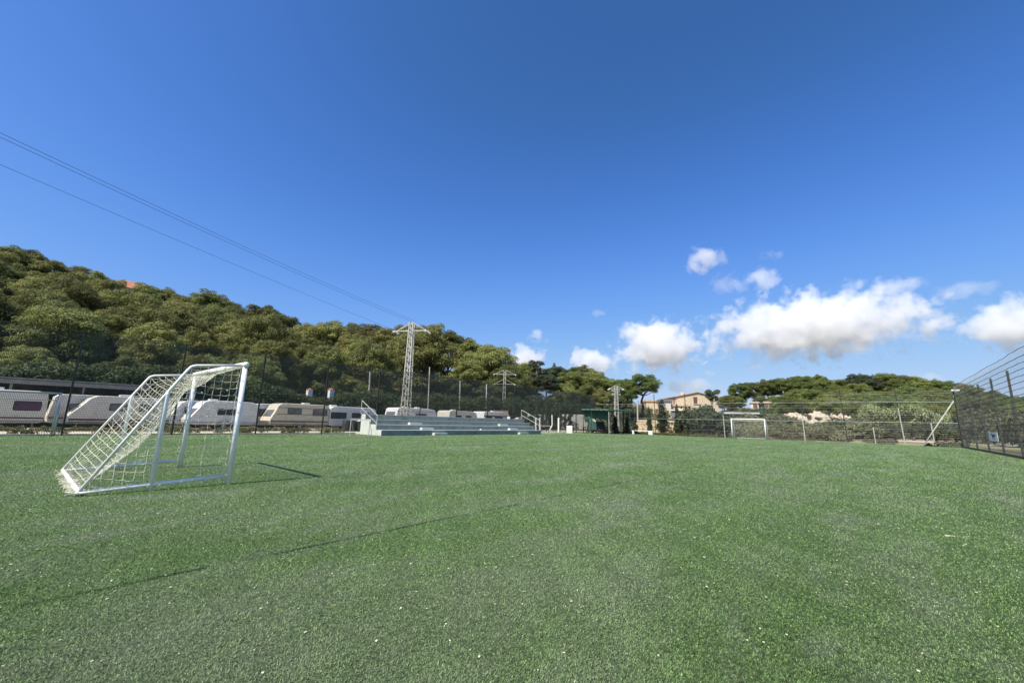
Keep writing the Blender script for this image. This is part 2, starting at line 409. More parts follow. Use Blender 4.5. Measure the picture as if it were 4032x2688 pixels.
        for s in (-1, 0, 1):
            limb(mb, (0, 0, -.2), (s*.5, rnd.uniform(-.4, .4), 1.5), .15, .06, rnd, .1)
        leaf = .10; n = 140
    elif kind == 'bush':          # H = 2
        for i in range(18):
            a = rnd.uniform(0, 2*PI); q = math.sqrt(rnd.random())*1.1; pr = rnd.uniform(.35, .6)
            puffs.append((q*math.cos(a), q*math.sin(a), .35+rnd.random()*1.2*(1-q*.4), pr, pr*.8))
        for i in range(5):
            a = i*1.3; limb(mb, (0, 0, -.2), (.7*math.cos(a), .7*math.sin(a), 1.1), .04, .015, rnd, .1)
        leaf = .11; n = 130
    root = local({'pine': 'pine_tree', 'umbrella': 'umbrella_pine', 'dome': 'umbrella_pine', 'gum': 'gum_tree', 'cypress': 'cypress', 'slim': 'young_poplar', 'olive': 'olive_tree', 'bush': 'shrub'}[kind], 'x', 'tree', (0, 0, 0))
    mb.build('trunk' if kind != 'bush' else 'stem', M[bark], root)
    leafmesh('crown' if kind != 'bush' else 'foliage', leaves(puffs, int(n*dens), leaf, seed, aspect=asp), m, root)
    PROTO.setdefault(key, []).append([root, H if kind != 'bush' else 2.0, False])
for i in range(7): tree_proto('pine', 'pine', 10+i, M['pine'])
for i in range(4): tree_proto('umbrella', 'umbrella', 30+i, M['pine_right'])
for i in range(3): tree_proto('dome', 'dome', 36+i, M['pine_right'])
for i in range(2): tree_proto('pineR', 'pine', 40+i, M['pine_right'])
for i in range(2): tree_proto('gum', 'gum', 50+i, M['pine_dark'], 'bark_pale')
for i in range(3): tree_proto('cypress', 'cypress', 60+i, M['cypress'])
for i in range(3): tree_proto('slim', 'slim', 70+i, M['poplar'])
for i in range(3): tree_proto('olive', 'olive', 80+i, M['olive_tree'])
for i in range(2): tree_proto('bush', 'bush', 90+i, M['shrub'])
for i in range(2): tree_proto('hedgebush', 'bush', 94+i, M['hedge'])
for i in range(2): tree_proto('darkbush', 'bush', 99+i, M['cypress'])
for i in range(2): tree_proto('brush', 'bush', 97+i, M['brush'])
tree_proto('darkpine', 'umbrella', 45, M['pine_dark'], 'bark_pale')
def plant(key, x, y, z, h, label, cat='tree', group=None, wide=1., rnd=random):
    pr = rnd.choice(PROTO[key]) if PROTO[key][0][2] else PROTO[key][0]
    unused = [p for p in PROTO[key] if not p[2]]
    if unused: pr = unused[0]; o = pr[0]; pr[2] = True
    else: o = copy_tree(pr[0])
    s = h/pr[1]; o.location = (x, y, z); o.scale = (s*wide, s*wide, s); o.rotation_euler.z = rnd.uniform(0, 6.28)
    tag(o, label, cat)
    if group: o['group'] = group
    elif 'group' in o: del o['group']
    return o

# ------------------------------------------------------------------ terrain
SK = [(-400, 520), (0, 562), (60, 572), (100, 592), (150, 603), (190, 620), (235, 625), (275, 635), (290, 652), (340, 648), (400, 668), (440, 680), (480, 672), (505, 690),
      (560, 700), (620, 702), (660, 725), (700, 740), (760, 742), (830, 745), (900, 745), (990, 742), (1040, 760), (1065, 775), (1100, 790), (1140, 795),
      (1160, 825), (1200, 832), (1240, 840), (1300, 845), (1350, 840), (1380, 862), (1420, 870), (1440, 865), (1500, 885), (1520, 915), (1620, 915), (1640, 888), (1690, 875), (1740, 872), (1790, 865), (1830, 862), (1880, 860), (1910, 872), (1940, 865), (1975, 855), (2010, 858), (2050, 855), (2100, 862), (2150, 868), (2200, 880), (2350, 905), (2600, 925)]
SK = [(a*4032/2352, b*4032/2352) for a, b in SK]
def az_el(px, py):
    d = ray(px, py); return math.degrees(math.atan2(-d[0], d[1])), math.degrees(math.atan2(d[2], math.hypot(d[0], d[1])))
AZT = sorted((az_el(a, b) for a, b in SK))
AZ_ = np.array([a for a, e in AZT]); EL_ = np.array([e for a, e in AZT])
def sky_el(az): return float(np.interp(az, AZ_, EL_))
# azimuth control: ridge distance, foot distance, tree height at the ridge
CTL = [(-40, 160, 110, 8), (-8, 150, 100, 9), (10, 150, 95, 9), (18, 150, 90, 7), (24, 125, 80, 8), (32, 105, 72, 9), (40, 92, 66, 10.5), (50, 90, 60, 12.5), (60, 98, 54, 12), (72, 112, 49, 11), (85, 122, 47, 9.5), (95, 128, 47, 9), (130, 130, 60, 8)]
CA = np.array(CTL, float)
def ctl(az): return [float(np.interp(az, CA[:, 0], CA[:, i])) for i in (1, 2, 3)]
def terrain(x, y):
    r = math.hypot(x, y); az = math.degrees(math.atan2(-x, y))
    if az < -50 or az > 140: return 0.
    R, Fd, h = ctl(az); el = sky_el(az)
    if 19 > az > 11: el = max(el, 4.2)
    zr = max(1.5, R*math.tan(math.radians(el))+H_-h*.95)
    t = min(1, max(0, (r-Fd)/(R-Fd))); fade = min(1, (az+50)/30, (140-az)/30)
    z = zr*(t**1.15)
    if r > R: z = zr*max(.55, 1-(r-R)/220)
    z += .35*math.sin(x*.21+1)*math.sin(y*.17)*t
    return z*fade

def grid_sheet(name, x0, x1, y0, y1, nx, ny, fn, m):
    vs = []; fs = []
    for j in range(ny+1):
        for i in range(nx+1):
            x = x0+(x1-x0)*i/nx; y = y0+(y1-y0)*j/ny; vs.append((x, y, fn(x, y)))
    for j in range(ny):
        for i in range(nx): a = j*(nx+1)+i; fs.append((a, a+1, a+nx+2, a+nx+1))
    mb = MB(); mb.v = vs; mb.f = fs
    return tag(mb.build(name, m, smooth=True), kind='structure')
# one ground: fine near terrain plus the far plain, joined in one mesh
vs = []; fs = []
rings = [0, 20, 45, 55, 62, 70, 78, 86, 94, 102, 110, 118, 126, 135, 145, 155, 170, 190, 230, 300, 500, 1000, 2500, 6000]
na = 180
for r in rings:
    for k in range(na):
        a = 2*PI*k/na; x = -math.sin(a)*r; y = math.cos(a)*r; z = -.06+(terrain(x, y) if r < 280 else 0)
        vs.append((x, y, z))
for i in range(len(rings)-1):
    for k in range(na): a = i*na+k; b = i*na+(k+1) % na; fs.append((a, b, b+na, a+na))
mb = MB(); mb.v = vs; mb.f = fs; tag(mb.build('ground', M['soil'], smooth=True), kind='structure')

XL, YF, XR, FH = -28.40, 50.67, 5.31, 4.88
mb = MB(); mb.add([(XL+.15, -14, 0), (XR-.1, -14, 0), (XR-.1, YF-.1, 0), (XL+.15, YF-.1, 0)], [(0, 1, 2, 3)])
turf = tag(mb.build('turf', M['turf']), kind='structure')
mb = MB(); mb.add([(-41, -30, -.03), (XL-.1, -30, -.03), (XL-.1, 60, -.03), (-41, 75, -.03)], [(0, 1, 2, 3)])
tag(mb.build('gravel_track', M['gravel']), kind='structure')

# ------------------------------------------------------------------ goals
def goal(label, x0, x1, yf, sgn, torn):
    """x0 = post nearer the right touchline, yf goal line, sgn -1: net runs towards -y"""
    g = thing('goal', label, 'football goal', ((x0+x1)/2, yf, 0), 'small white football goals with sloping side frames')
    D = lambda d: yf+sgn*d
    for x in (x0, x1):
        MB().tube([(x, yf, 0), (x, yf, 1.955)], .045, 14).build('post', M['white_paint'], g, True)
    cb = MB().tube([(x0+.055, yf, 2.0), (x1-.055, yf, 2.0)], .05, 16).build('crossbar', M['white_paint'], g, True)
    MB().tube([(x1-.056, yf, 2.0), (x1-.062, yf, 2.0)], .036, 14).build('end_cap', M['galv'], cb, True)
    MB().tube([(x0+.056, yf, 2.0), (x0+.062, yf, 2.0)], .036, 14).build('end_cap', M['galv'], cb, True)
    for x in (x0, x1):
        m = MB().tube([(x, D(.045), 1.985), (x, D(.70), 1.905), (x, D(.76), 1.88), (x, D(.80), 1.82), (x, D(1.75), .07)], .021, 8)
        m.build('side_frame', M['white_paint'], g, True)
        MB().tube([(x-.005, D(1.0), 0), (x-.005, D(1.0), 1.42), (x, D(1.0), 1.47)], [.034, .034, .02], 10).build('support_leg', M['white_paint'], g, True)
        MB().tube([(x, D(.03), .14), (x, D(1.0), .09), (x, D(1.75), .05)], .026, 8).build('ground_bar', M['white_paint'], g, True)
    MB().tube([(x0, D(1.75), .05), (x1, D(1.75), .05)], .03, 8).build('rear_bar', M['white_paint'], g, True)
    # net
    rnd = random.Random(3 if torn else 4); cr = .0031 if torn else .0035; net = MB(); seg = 4
    prof = [(.05, 1.97), (.35, 1.93), (.72, 1.88)]+[(.80+.95*i/12, 1.80-1.72*i/12) for i in range(13)]
    # cumulative length
    Ls = [0]
    for a, b in zip(prof, prof[1:]): Ls.append(Ls[-1]+math.dist(a, b))
    def onprof(s):
        s = max(0, min(Ls[-1], s))
        for i in range(len(Ls)-1):
            if s <= Ls[i+1]:
                t = (s-Ls[i])/(Ls[i+1]-Ls[i]); return (prof[i][0]+(prof[i+1][0]-prof[i][0])*t, prof[i][1]+(prof[i+1][1]-prof[i][1])*t)
        return prof[-1]
    cell = .115; nu = int(abs(x1-x0)/cell); nv = int(Ls[-1]/cell)
    J = {}
    def back(i, j):
        if (i, j) in J: return J[(i, j)]
        u = i/nu; s = Ls[-1]*j/nv; d, z = onprof(s); v = j/nv
        arch = math.sin(PI*u)**.62
        sag = (.32*math.sin(PI*min(1, v*1.05))**.8+.10)*arch if torn else .10*arch
        # the slack net hangs down and in under the sloping bars
        dd = d-sag*.62*(1 if v > .18 else v/.18); zz = max(.015, z-sag*(.95 if v > .12 else .6))
        wob = .009 if torn else .006
        p = (x0+(x1-x0)*(u+.02*math.sin(j*1.1)*math.sin(PI*u))+rnd.uniform(-wob, wob), D(dd+rnd.uniform(-wob, wob)), zz+rnd.uniform(-wob, wob))
        J[(i, j)] = p; return p
    for j in range(1, nv+1):
        net.tube([back(i, j) for i in range(nu+1)], cr, seg, False)
    for i in range(nu+1):
        net.tube([back(i, j) for j in range(nv+1)], cr, seg, False)
    net.build('back_net', M['cord'], g)
    for x, s in ((x0, 1), (x1, -1)):
        sn = MB(); nd = int(1.7/cell); nz = int(1.95/cell)
        def top(d): return 1.97-.1*d if d < .78 else max(.05, 1.80-(d-.8)*1.84)
        def hole(d, z):
            if not torn: return False
            if s > 0: return (.42 < d < .98 and z < 1.05 and not (z < .30 and d < .5)) or (.55 < d < .95 and z < 1.35)
            return (.1 < d < .62 and z < .95) or (.75 < d < 1.0 and z < .8)
        def q(a, b):
            d = a*cell+.06; z = b*cell+.1
            bow = .035*math.sin(PI*min(1, z/1.9)); rr = random.Random(a*97+b*13+(5 if s > 0 else 0))
            droop = .035*math.sin(a*.8)*(1 if torn else .3)
            return (x-s*(.02+bow)+rr.uniform(-.012, .012), D(d+rr.uniform(-.012, .012)), z-droop*.6-.05*math.sin(PI*d/1.7)*(1-z/2))
        for a in range(nd+1):
            for b in range(nz):
                d = a*cell+.06; z = b*cell+.1
                if z+cell < top(d)+.03 and not hole(d, z+cell/2): sn.tube([q(a, b), q(a, b+1)], cr*.9, seg, False)
        for b in range(nz+1):
            for a in range(nd):
                d = a*cell+.06; z = b*cell+.1
                if z < top(d+cell)+.03 and not hole(d+cell/2, z):
                    p0, p1 = q(a, b), q(a+1, b); mid = tuple((m+n)/2 for m, n in zip(p0, p1)); mid = (mid[0], mid[1], mid[2]-.012)
                    sn.tube([p0, mid, p1], cr, seg, False)
        # lacing loops on post and ground bar
        lp = [(x+math.cos(k*1.9)*.05, D(.05+abs(math.sin(k*1.9))*.05), .15+k*.055) for k in range(33)]
        sn.tube(lp, cr, seg, False)
        sn.tube([(x+.045*math.sin(k*2.2), D(.1+k*.045), .10-.02*(k/36)+.05*math.cos(k*2.2)) for k in range(36)], cr, seg, False)
        if torn:
            hang = [(x+(.02 if s > 0 else -.02), D(.55+k*.035), .02+.07*abs(math.sin(k*.9))) for k in range(34)]
            sn.tube(hang, cr, seg, False)
        sn.build('side_net', M['cord'], g)
    if torn:   # slack net heaped on the ground behind the rear bar
        hp = MB(); rr = random.Random(9)
        x = x0; pts = []
        for k in range(260):
            x += (x1-x0)/260+rr.uniform(-.06, .06); x = max(x1, min(x0, x))
            pts.append((x, D(1.77+rr.uniform(-.10, .11)), .008+rr.random()*.08))
        hp.tube(pts, cr, seg, False)
        hp.build('fallen_net', M['cord'], g)
    return g
goal('white goal with torn sagging cream net standing nearest, on the left of the pitch', -8.29, -11.50, 2.47, -1, True)
goal('distant white goal with a taut net standing before the far end fence', -8.42, -11.48, 49.15, 1, False)

# third goal leaning by the left touchline fence (grey, seen at the frame's left edge)
g3 = thing('goal', 'weathered grey goal frame standing against the left fence before the white caravan', 'football goal', (-27.4, 1.1, 0))
for y in (1.12, -3.9):
    MB().tube([(-27.3, y, 0), (-27.3, y, 1.80)], .045, 10).build('post', M['galv'], g3, True)
    MB().tube([(-27.3, y, 1.78), (-27.95, y+.1, .9), (-28.1, y+.12, 0)], .03, 8).build('rear_leg', M['galv'], g3, True)
MB().tube([(-27.3, 1.17, 1.84), (-27.3, -3.95, 1.84)], .045, 10).build('crossbar', M['galv_bright'], g3, True)
MB().tube([(-27.3, 1.1, .03), (-28.1, 1.2, .03)], .025, 8).tube([(-28.1, 1.2, .03), (-28.1, -3.9, .03)], .03, 8).build('ground_bar', M['galv_bright'], g3, True)
MB().tube([(-28.12, -.62, 0), (-28.12, -.62, 1.62)], .03, 8).build('rear_post', M['galv'], g3, True)
MB().tube([(-28.1, 1.2, 1.55), (-28.1, -3.9, 1.55)], .02, 8).build('rear_rail', M['galv'], g3, True)

# ------------------------------------------------------------------ fences
def wire_fence(fn, mb, L, h0, h1, dv, hz, t, sag=0):
    """welded mesh: fn(s) -> xy; verticals every dv, horizontals at heights hz"""
    n = int(L/dv)
    for i in range(n+1):
        s = i*dv; x, y = fn(s)
        mb.add([(x-t/2, y-t/2, h0), (x+t/2, y-t/2, h0), (x+t/2, y+t/2, h0), (x-t/2, y+t/2, h0), (x-t/2, y-t/2, h1), (x+t/2, y-t/2, h1), (x+t/2, y+t/2, h1), (x-t/2, y+t/2, h1)],
               [(0, 1, 5, 4), (1, 2, 6, 5), (2, 3, 7, 6), (3, 0, 4, 7)])
    for z in hz: mb.bar(fn(0)+(z,), fn(L)+(z,), t*1.1)
    return mb
LF = thing('mesh_fence', 'tall dark green welded mesh fence along the left touchline before the caravans', 'fence', (XL, 18, 0))
L0 = -6.55
hz = [.06+.1*i for i in range(22)]+[2.3+.2*i for i in range(13)]
wire_fence(lambda s: (XL, L0+s), MB(), YF-L0-.02, .03, FH-.02, .05, [], .0108).build('wire_mesh', M['wire'], LF)
m = MB()
for z in hz: m.bar((XL, L0, z), (XL, YF, z), .007)
m.build('cross_wires', M['wire'], LF)
for k in range(15):
    y = 1.48+(k-2)*4.01
    if y > YF: continue
    lean = random.Random(k).uniform(-.02, .02)
    MB().bar((XL+.04, y, 0), (XL+.04+lean, y+lean, FH), .07).build('fence_post', M['dark_green'], LF)
for z in (2.42, 3.62, FH-.03):
    MB().tube([(XL+.01, L0, z), (XL+.01, YF, z)], .011, 5).build('rail_cable', M['dark_green'], LF)

BF = thing('mesh_fence', 'sagging wire mesh fence with mixed posts across the far end behind the small goal', 'fence', (-11, YF, 0))
wire_fence(lambda s: (XL+.1+s, YF), MB(), 12.0, .05, 3.75, .10, [.05+.15*i for i in range(25)], .0030).build('wire_mesh', M['wire'], BF)
m = MB()
for i in range(int((XR-XL-12.1)/.1)):
    x = XL+12.1+i*.1; h = 3.70+.14*math.cos((x+12.5)/4*PI*2)*.5
    if x > -3.5: h = 4.55
    m.bar((x, YF, .05), (x, YF, h), .0035)
m.build('wire_mesh', M['wire'], BF)
m = MB()
for k in range(30):
    z = .10+k*.155; xa, xb = XL+12.1, XR
    if z > 3.6: xa = -3.5
    pts = [(xa+(xb-xa)*i/24, YF, z+.012*math.sin(i*1.7+k)) for i in range(25)]
    m.tube(pts, .0036 if k % 4 else .007, 4, False)
m.build('line_wires', M['galv'], BF)
POSTS = [(-24.5, 4.7, 'd', 0, .1), (-20.3, 4.85, 'd', 0, .16), (-16.6, 4.85, 'd', .04, .2), (-12.6, 3.7, 'p', .02, .1), (-8.6, 3.7, 'd', 0, 0), (-5.35, 3.75, 'p', 0, .16), (-2.1, 4.85, 'd', .1, .35), (1.8, 4.85, 'p', .1, .3), (-.1, 2.2, 'p', .0, .1), (3.7, 2.9, 'p', .0, .12)]
for x, h, k, l1, l2 in POSTS:
    b = (x+l1*.5, YF+.05, 0); t_ = (x-l2*.4, YF+.05, h)
    if k == 'd': MB().tube([b, t_], .042, 8).build('fence_post', M['dark_green'], BF)
    else:
        mid = tuple(b[i]+(t_[i]-b[i])*.66 for i in range(3))
        MB().tube([b, mid], .045, 8).build('fence_post', M['concrete'], BF); MB().tube([mid, t_], .04, 8).build('fence_post', M['dark_green'], BF)  # one post, pale in its lower length and dark above
MB().tube([(XL, YF, 3.72), (-20, YF, 3.66), (-12.6, YF, 3.72), (-3.4, YF, 3.72), (XR, YF, 3.7)], .012, 5).build('top_cable', M['galv'], BF)
MB().tube([(-3.4, YF, 4.6), (XR, YF, 4.55)], .01, 5).build('top_cable', M['dark_green'], BF)
MB().tube([(XL, YF, 1.95), (-12, YF, 1.9), (XR, YF, 1.95)], .010, 5).build('top_cable', M['galv'], BF)
# low collapsed bit of dark mesh at the foot
MB().add([(3.0, YF-.15, 0), (3.3, YF-.2, .28), (3.6, YF-.1, .06), (3.95, YF-.2, .16), (3.9, YF-.05, 0), (3.3, YF, 0), (3.4, YF+.04, .2)], [(0, 1, 5), (1, 2, 5), (2, 3, 4), (1, 6, 2), (2, 4, 5)]).build('torn_mesh', M['dark_green'], BF)

RF = thing('net_fence', 'tall grey netting fence on dark posts along the right touchline', 'fence', (XR, 35, 0))
m = MB(); n = int(60/.042)
def rtop(y): return 4.93+.022*math.sin(y*.9)+.006*math.sin(y*2.9)
for i in range(n):
    y = -9.3+i*.042; m.bar((XR, y, .12), (XR+.003*math.sin(i), y, rtop(y)), .0013)
m.build('netting', M['net_grey'], RF)
m = MB()
for k in range(115):
    z = .14+k*.042; m.bar((XR, -9.3, z), (XR, YF, z), .0017)
m.build('netting', M['net_grey'], RF)
for k in range(18):
    z = .25+k*.272; rr = random.Random(k)
    pts = [(XR-.02, -9.3+60*i/90, (min(z, rtop(-9.3+60*i/90)) if k < 17 else rtop(-9.3+60*i/90))+.012*math.sin(i*1.5*PI/2+k)+rr.uniform(-.006, .006)) for i in range(91)]
    MB().tube(pts, .013, 5, False).build('stay_cable', M['cable_dark'], RF)
for k in range(15):
    y = 48.6-k*4.1
    MB().bar((XR+.06, y, 0), (XR+.06, y, 4.30), .085).build('fence_post', M['dark_green'], RF)
MB().bar((XR, YF, 0), (XR, YF, 4.95), .1).build('fence_post', M['dark_green'], RF)
m = MB(); m.box((XR-.03, 20.5, .06), (.12, 60, .12)); m.build('bottom_strip', M['dark_green'], RF)  # dark strip along the foot of the netting
# floodlight on the corner post + its brace pole
fl = thing('floodlight', 'small pale floodlight bracket on top of the far right corner post', 'floodlight', (XR, YF, 4.5))
a = aty(3752, 1527, YF-.2); b = aty(3768, 1530, YF-.1)
MB().box(((a[0]+b[0])/2, YF-.25, 4.62), (.5, .22, .12), 0, .4).build('lamp_head', M['trim'], fl, bevel=.02)
MB().tube([(XR-.25, YF-.2, 4.6), (XR-.06, YF-.08, 4.3), (XR-.05, YF-.06, 4.05)], .02, 6).build('bracket', M['galv'], fl)
br = MB(); a = aty(3634, 1750, YF-1.2); br.tube([(a[0], YF-1.2, 0), (XR-.1, YF-.1, 3.75)], .05, 8)
tag(br.build('brace_pole', M['concrete'], None, True), 'slanting grey pole propping the far right corner post', 'pole')
# signs on right fence
sg = thing('sign', 'white sheet sign with a small black animal figure tied to the right fence netting', 'sign', (XR-.05, 37.5, .9))
MB().box((XR-.05, 37.6, .99), (.012, 2.25, .52), 0, .0).build('panel', M['sign_white'], sg)
mk = MB(); xk = XR-.062
def bl(ps): mk.prism(ps, 'x', xk-.003, xk)
bl([(38.05, 1.10), (37.9, 1.14), (37.6, 1.12), (37.2, 1.09), (36.95, 1.11), (36.95, 1.05), (37.3, 1.0), (37.55, .93), (37.85, .96), (38.0, 1.04)])
bl([(37.9, .97), (37.84, .82), (37.78, .82), (37.8, .96)]); bl([(37.5, .95), (37.45, .8), (37.38, .8), (37.4, .96)]); bl([(38.2, 1.17), (38.0, 1.2), (37.95, 1.1), (38.15, 1.1)])
mk.build('figure', M['black_ink'], sg)
s2 = MB().box((XR-.035, 38.82, 1.02), (.012, .35, .55))
tag(s2.build('sign', M['sign_white']), 'narrow edge of a second white sheet beside the figure sign', 'sign')

# low pale kerb and weeds along the left fence foot
m = MB(); rr = random.Random(5)
y = -14.
while y < 15.3:
    l = rr.uniform(1.0, 1.5); m.box((XL-.16, y+l/2, .015+rr.uniform(0, .008)), (.22, l-.015, .08)); y += l
tag(m.build('kerb', M['kerb'], bevel=.01), 'low pale block kerb at the foot of the left fence', 'kerb')

# ------------------------------------------------------------------ bleachers
B = thing('bleachers', 'grey-green concrete bleachers with four tiers and pale sunlit edges on the left touchline', 'bleachers', (-25.8, 24.6, 0))
ya, yb = 15.81, 33.45; bx = [-24.8, -25.5, -26.2, -26.9, -27.45]; bz = [.36, .71, 1.04, 1.38]
for k in range(4):
    MB().box(((bx[k]+bx[4])/2 if k == 3 else (bx[k]+bx[k+1])/2, (ya+yb)/2, (bz[k]-.03)/2), ((bx[k]-bx[4]) if k == 3 else (bx[k]-bx[k+1]), yb-ya, bz[k]-.03)).build('tier', M['bleacher'], B)
    x_in = bx[4] if k == 3 else bx[k+1]
    MB().box(((bx[k]+x_in)/2+.012, (ya+yb)/2, bz[k]-.014), (bx[k]-x_in+.02, yb-ya+.004, .03)).build('tread', M['bleacher_light'], B)
MB().add([(bx[0], ya-.005, 0), (bx[0], ya-.005, bz[0]-.03), (bx[1], ya-.005, bz[0]-.03), (bx[1], ya-.005, bz[1]-.03), (bx[2], ya-.005, bz[1]-.03), (bx[2], ya-.005, bz[2]-.03), (bx[3], ya-.005, bz[2]-.03), (bx[3], ya-.005, bz[3]-.03), (bx[4], ya-.005, bz[3]-.03), (bx[4], ya-.005, 0)], [tuple(range(10))]).build('end_wall', M['bleacher_light'], B)
for ys in (20.55, 30.4):
    for k, dy in enumerate((0, -.62, -1.2)):
        z0 = 0 if k == 0 else bz[k-1]; x = bx[k]
        w = 1.25 if k == 0 else 1.1
        MB().box((x+.15, ys+dy-.5+w/2, z0+.09), (.30, w, .17)).build('step_block', M['bleacher_light'], B, bevel=.008)
# litter left on the second tier
tag(MB().lathe((-25.1, 25.4, .366), [(.06, 0), (.09, .03), (.05, .08)], 8).build('plastic_bag', M['sign_white'], None, True), 'small white bag left on the lowest tier of the bleachers', 'bag')
def stair_rail(label, x0, y0, z0, x1, y1, z1, h):
    r = thing('handrail', label, 'handrail', (x0, y0, z0), 'pale tubular handrails at the ends of the bleachers')
    MB().tube([(x0, y0, z0), (x0, y0, z0+h)], .02, 6).tube([(x1, y1, z1), (x1, y1, z1+h)], .02, 6).build('upright', M['galv_bright'], r)
    MB().tube([(x0, y0, z0+h), (x1, y1, z1+h)], .022, 6).tube([(x0, y0, z0+h*.45), (x1, y1, z1+h*.45)], .018, 6).build('rail', M['galv_bright'], r)
stair_rail('tubular handrail sloping down the near left end of the bleachers', -27.4, 15.72, 1.38, -25.3, 15.72, .36, .95)
stair_rail('tubular handrail sloping down the far right end of the bleachers', -27.4, 33.55, 1.38, -25.0, 33.55, .36, .95)
def minigoal(label, x0, y0, rz, w=1.0, h=1.0, d=1.0):
    g = local('mini_goal', label, 'small goal', (x0, y0, 0), 'small metal practice goals beside the bleachers', rz)
    for s in (-w/2, w/2): MB().tube([(s, 0, 0), (s, 0, h)], .024, 8).build('post', M['galv_bright'], g)
    MB().tube([(-w/2, 0, h), (w/2, 0, h)], .024, 8).build('crossbar', M['galv_bright'], g)
    MB().tube([(-w/2, 0, h), (-w/2, d, .03)], .016, 6).tube([(w/2, 0, h), (w/2, d, .03)], .016, 6).build('side_stay', M['galv'], g)
    MB().tube([(-w/2, 0, .03), (-w/2, d, .03), (w/2, d, .03), (w/2, 0, .03)], .018, 6).build('ground_frame', M['galv_bright'], g)
minigoal('small metal practice goal standing at the left end of the bleachers', -25.0, 14.35, .85, 1.15, 1.0, 1.2)
minigoal('small metal practice goal standing at the right end of the bleachers', -25.1, 34.6, .85, 1.0, .8, .8)

# ------------------------------------------------------------------ caravans
def rounded(y0, y1, z0, z1, r, n=4):
    pts = []
    for cy, cz, a0 in ((y1-r, z1-r, 0), (y0+r, z1-r, PI/2), (y0+r, z0+r, PI), (y1-r, z0+r, 1.5*PI)):
        for i in range(n+1): a = a0+PI/2*i/n; pts.append((cy+r*math.cos(a), cz+r*math.sin(a)))
    return pts
def caravan(label, y0, L, H=2.12, xn=-35.0, W=2.05, body='caravan_white', nose=.55, noseb=.0, stripes=(), wins=(), door=None, rear=.25, vents=(), skew=0, wheel=.5, z0=0, bottom=.38):
    g = local('caravan', label, 'caravan', (xn-W/2, y0, z0), 'old caravans stored in a row behind the left fence', skew)
    r = .22
    prof = [(0.05, bottom+.05), (0, bottom+.35), (.12*nose+.02, .95), (nose*.55, 1.42), (nose*.9, H-.16), (nose+.18, H-.02), (nose+.6, H)]
    prof += [(L-rear-.25, H-.02), (L-rear*.35, H-.14), (L-.02, H-.45), (L, 1.0), (L-.03, bottom+.05), (L-.25, bottom), (.35, bottom)]
    cy, cz = L/2, H/2
    rings = []
    for x, s in ((-W/2, .962), (-W/2+.04, .99), (-W/2+.13, 1), (W/2-.13, 1), (W/2-.04, .99), (W/2, .962)):
        rings.append([(x, cy+(p[0]-cy)*(1-(1-s)*.6), cz+(p[1]-cz)*s) for p in prof])
    bd = MB().loft(rings).build('body', M[body], g)
    X = W/2+.004
    MB().bar((W/2-.03, .5+nose*.6, H-.2), (W/2-.03, L-.3, H-.2), .07, .03).build('awning_rail', M['trim'], bd)
    for za, zb, mt in stripes:
        ys = .12 if za < 1 else nose*.8
        MB().box((X, (ys+L-.06)/2, (za+zb)/2), (.008, L-.06-ys, zb-za)).build('stripe', M[mt], bd)
    for wy0, wy1, wz0, wz1, mt in wins:
        w = MB().prism(rounded(wy0, wy1, wz0, wz1, .07), 'x', X-.01, X+.022).build('window', M[mt], g)
        MB().prism(rounded(wy0-.035, wy1+.035, wz0-.035, wz1+.035, .09), 'x', X-.012, X+.01).build('frame', M['rubber'], w)
    # nose window
    if nose > .3:
        a = (nose*.2, 1.08); b = (nose*.78, H-.42); n_ = Vector((0, -(b[1]-a[1]), (b[0]-a[0]))).normalized()
        v = []
        for o_ in (.012, -.03):
            for p, sx in ((a, -1), (a, 1), (b, 1), (b, -1)): v.append((sx*(W/2-.28), p[0]+n_.y*o_-.0, p[1]+n_.z*o_))
        MB().add(v, [(0, 1, 2, 3), (4, 7, 6, 5), (0, 4, 5, 1), (1, 5, 6, 2), (2, 6, 7, 3), (3, 7, 4, 0)]).build('front_window', M['glass_grey'], g)
    if door:
        d = MB().prism(rounded(door, door+.62, bottom+.1, H-.3, .05), 'x', X-.01, X+.014).build('door', M[body], g)
        MB().prism(rounded(door+.12, door+.5, 1.15, H-.45, .05), 'x', X, X+.02).build('door_window', M['glass'], d)
        MB().box((X+.02, door+.08, 1.0), (.03, .03, .1)).build('handle', M['rubber'], d)
    wy = L*wheel
    for sx in (1, -1):
        wh = MB().tube([(sx*(W/2-.2), wy, .30), (sx*(W/2-.01), wy, .30)], .30, 18).build('wheel', M['rubber'], g)
        MB().tube([(sx*(W/2-.02), wy, .30), (sx*(W/2+.008), wy, .30)], .15, 12).build('hub', M['galv'], wh)
    arch = MB(); pts = []
    for i in range(9): a = PI*i/8; pts.append((X+.005, wy+.42*math.cos(a), .32+.38*math.sin(a)))
    arch.tube(pts, .022, 5).build('wheel_arch', M['stripe_brown'], bd)
    MB().bar((-.3, .3, .36), (0, -.9, .42), .06).bar((.3, .3, .36), (0, -.9, .42), .06).build('drawbar', M['galv'], g)
    MB().box((0, L/2, bottom-.07), (1.5, L-.6, .1)).build('chassis', M['rubber'], g)
    for vy in vents:
        MB().box((.25, vy, H+.05), (.5, .5, .12)).build('roof_vent', M['trim'], g, bevel=.03)
    for sx in (-1, 1):
        MB().tube([(sx*.8, L-.4, .0), (sx*.8, L-.4, bottom)], .025, 6).tube([(sx*.8, .5, .0), (sx*.8, .5, bottom)], .025, 6).build('corner_steady', M['galv'], g)
    return g
k_ = 35/33.3
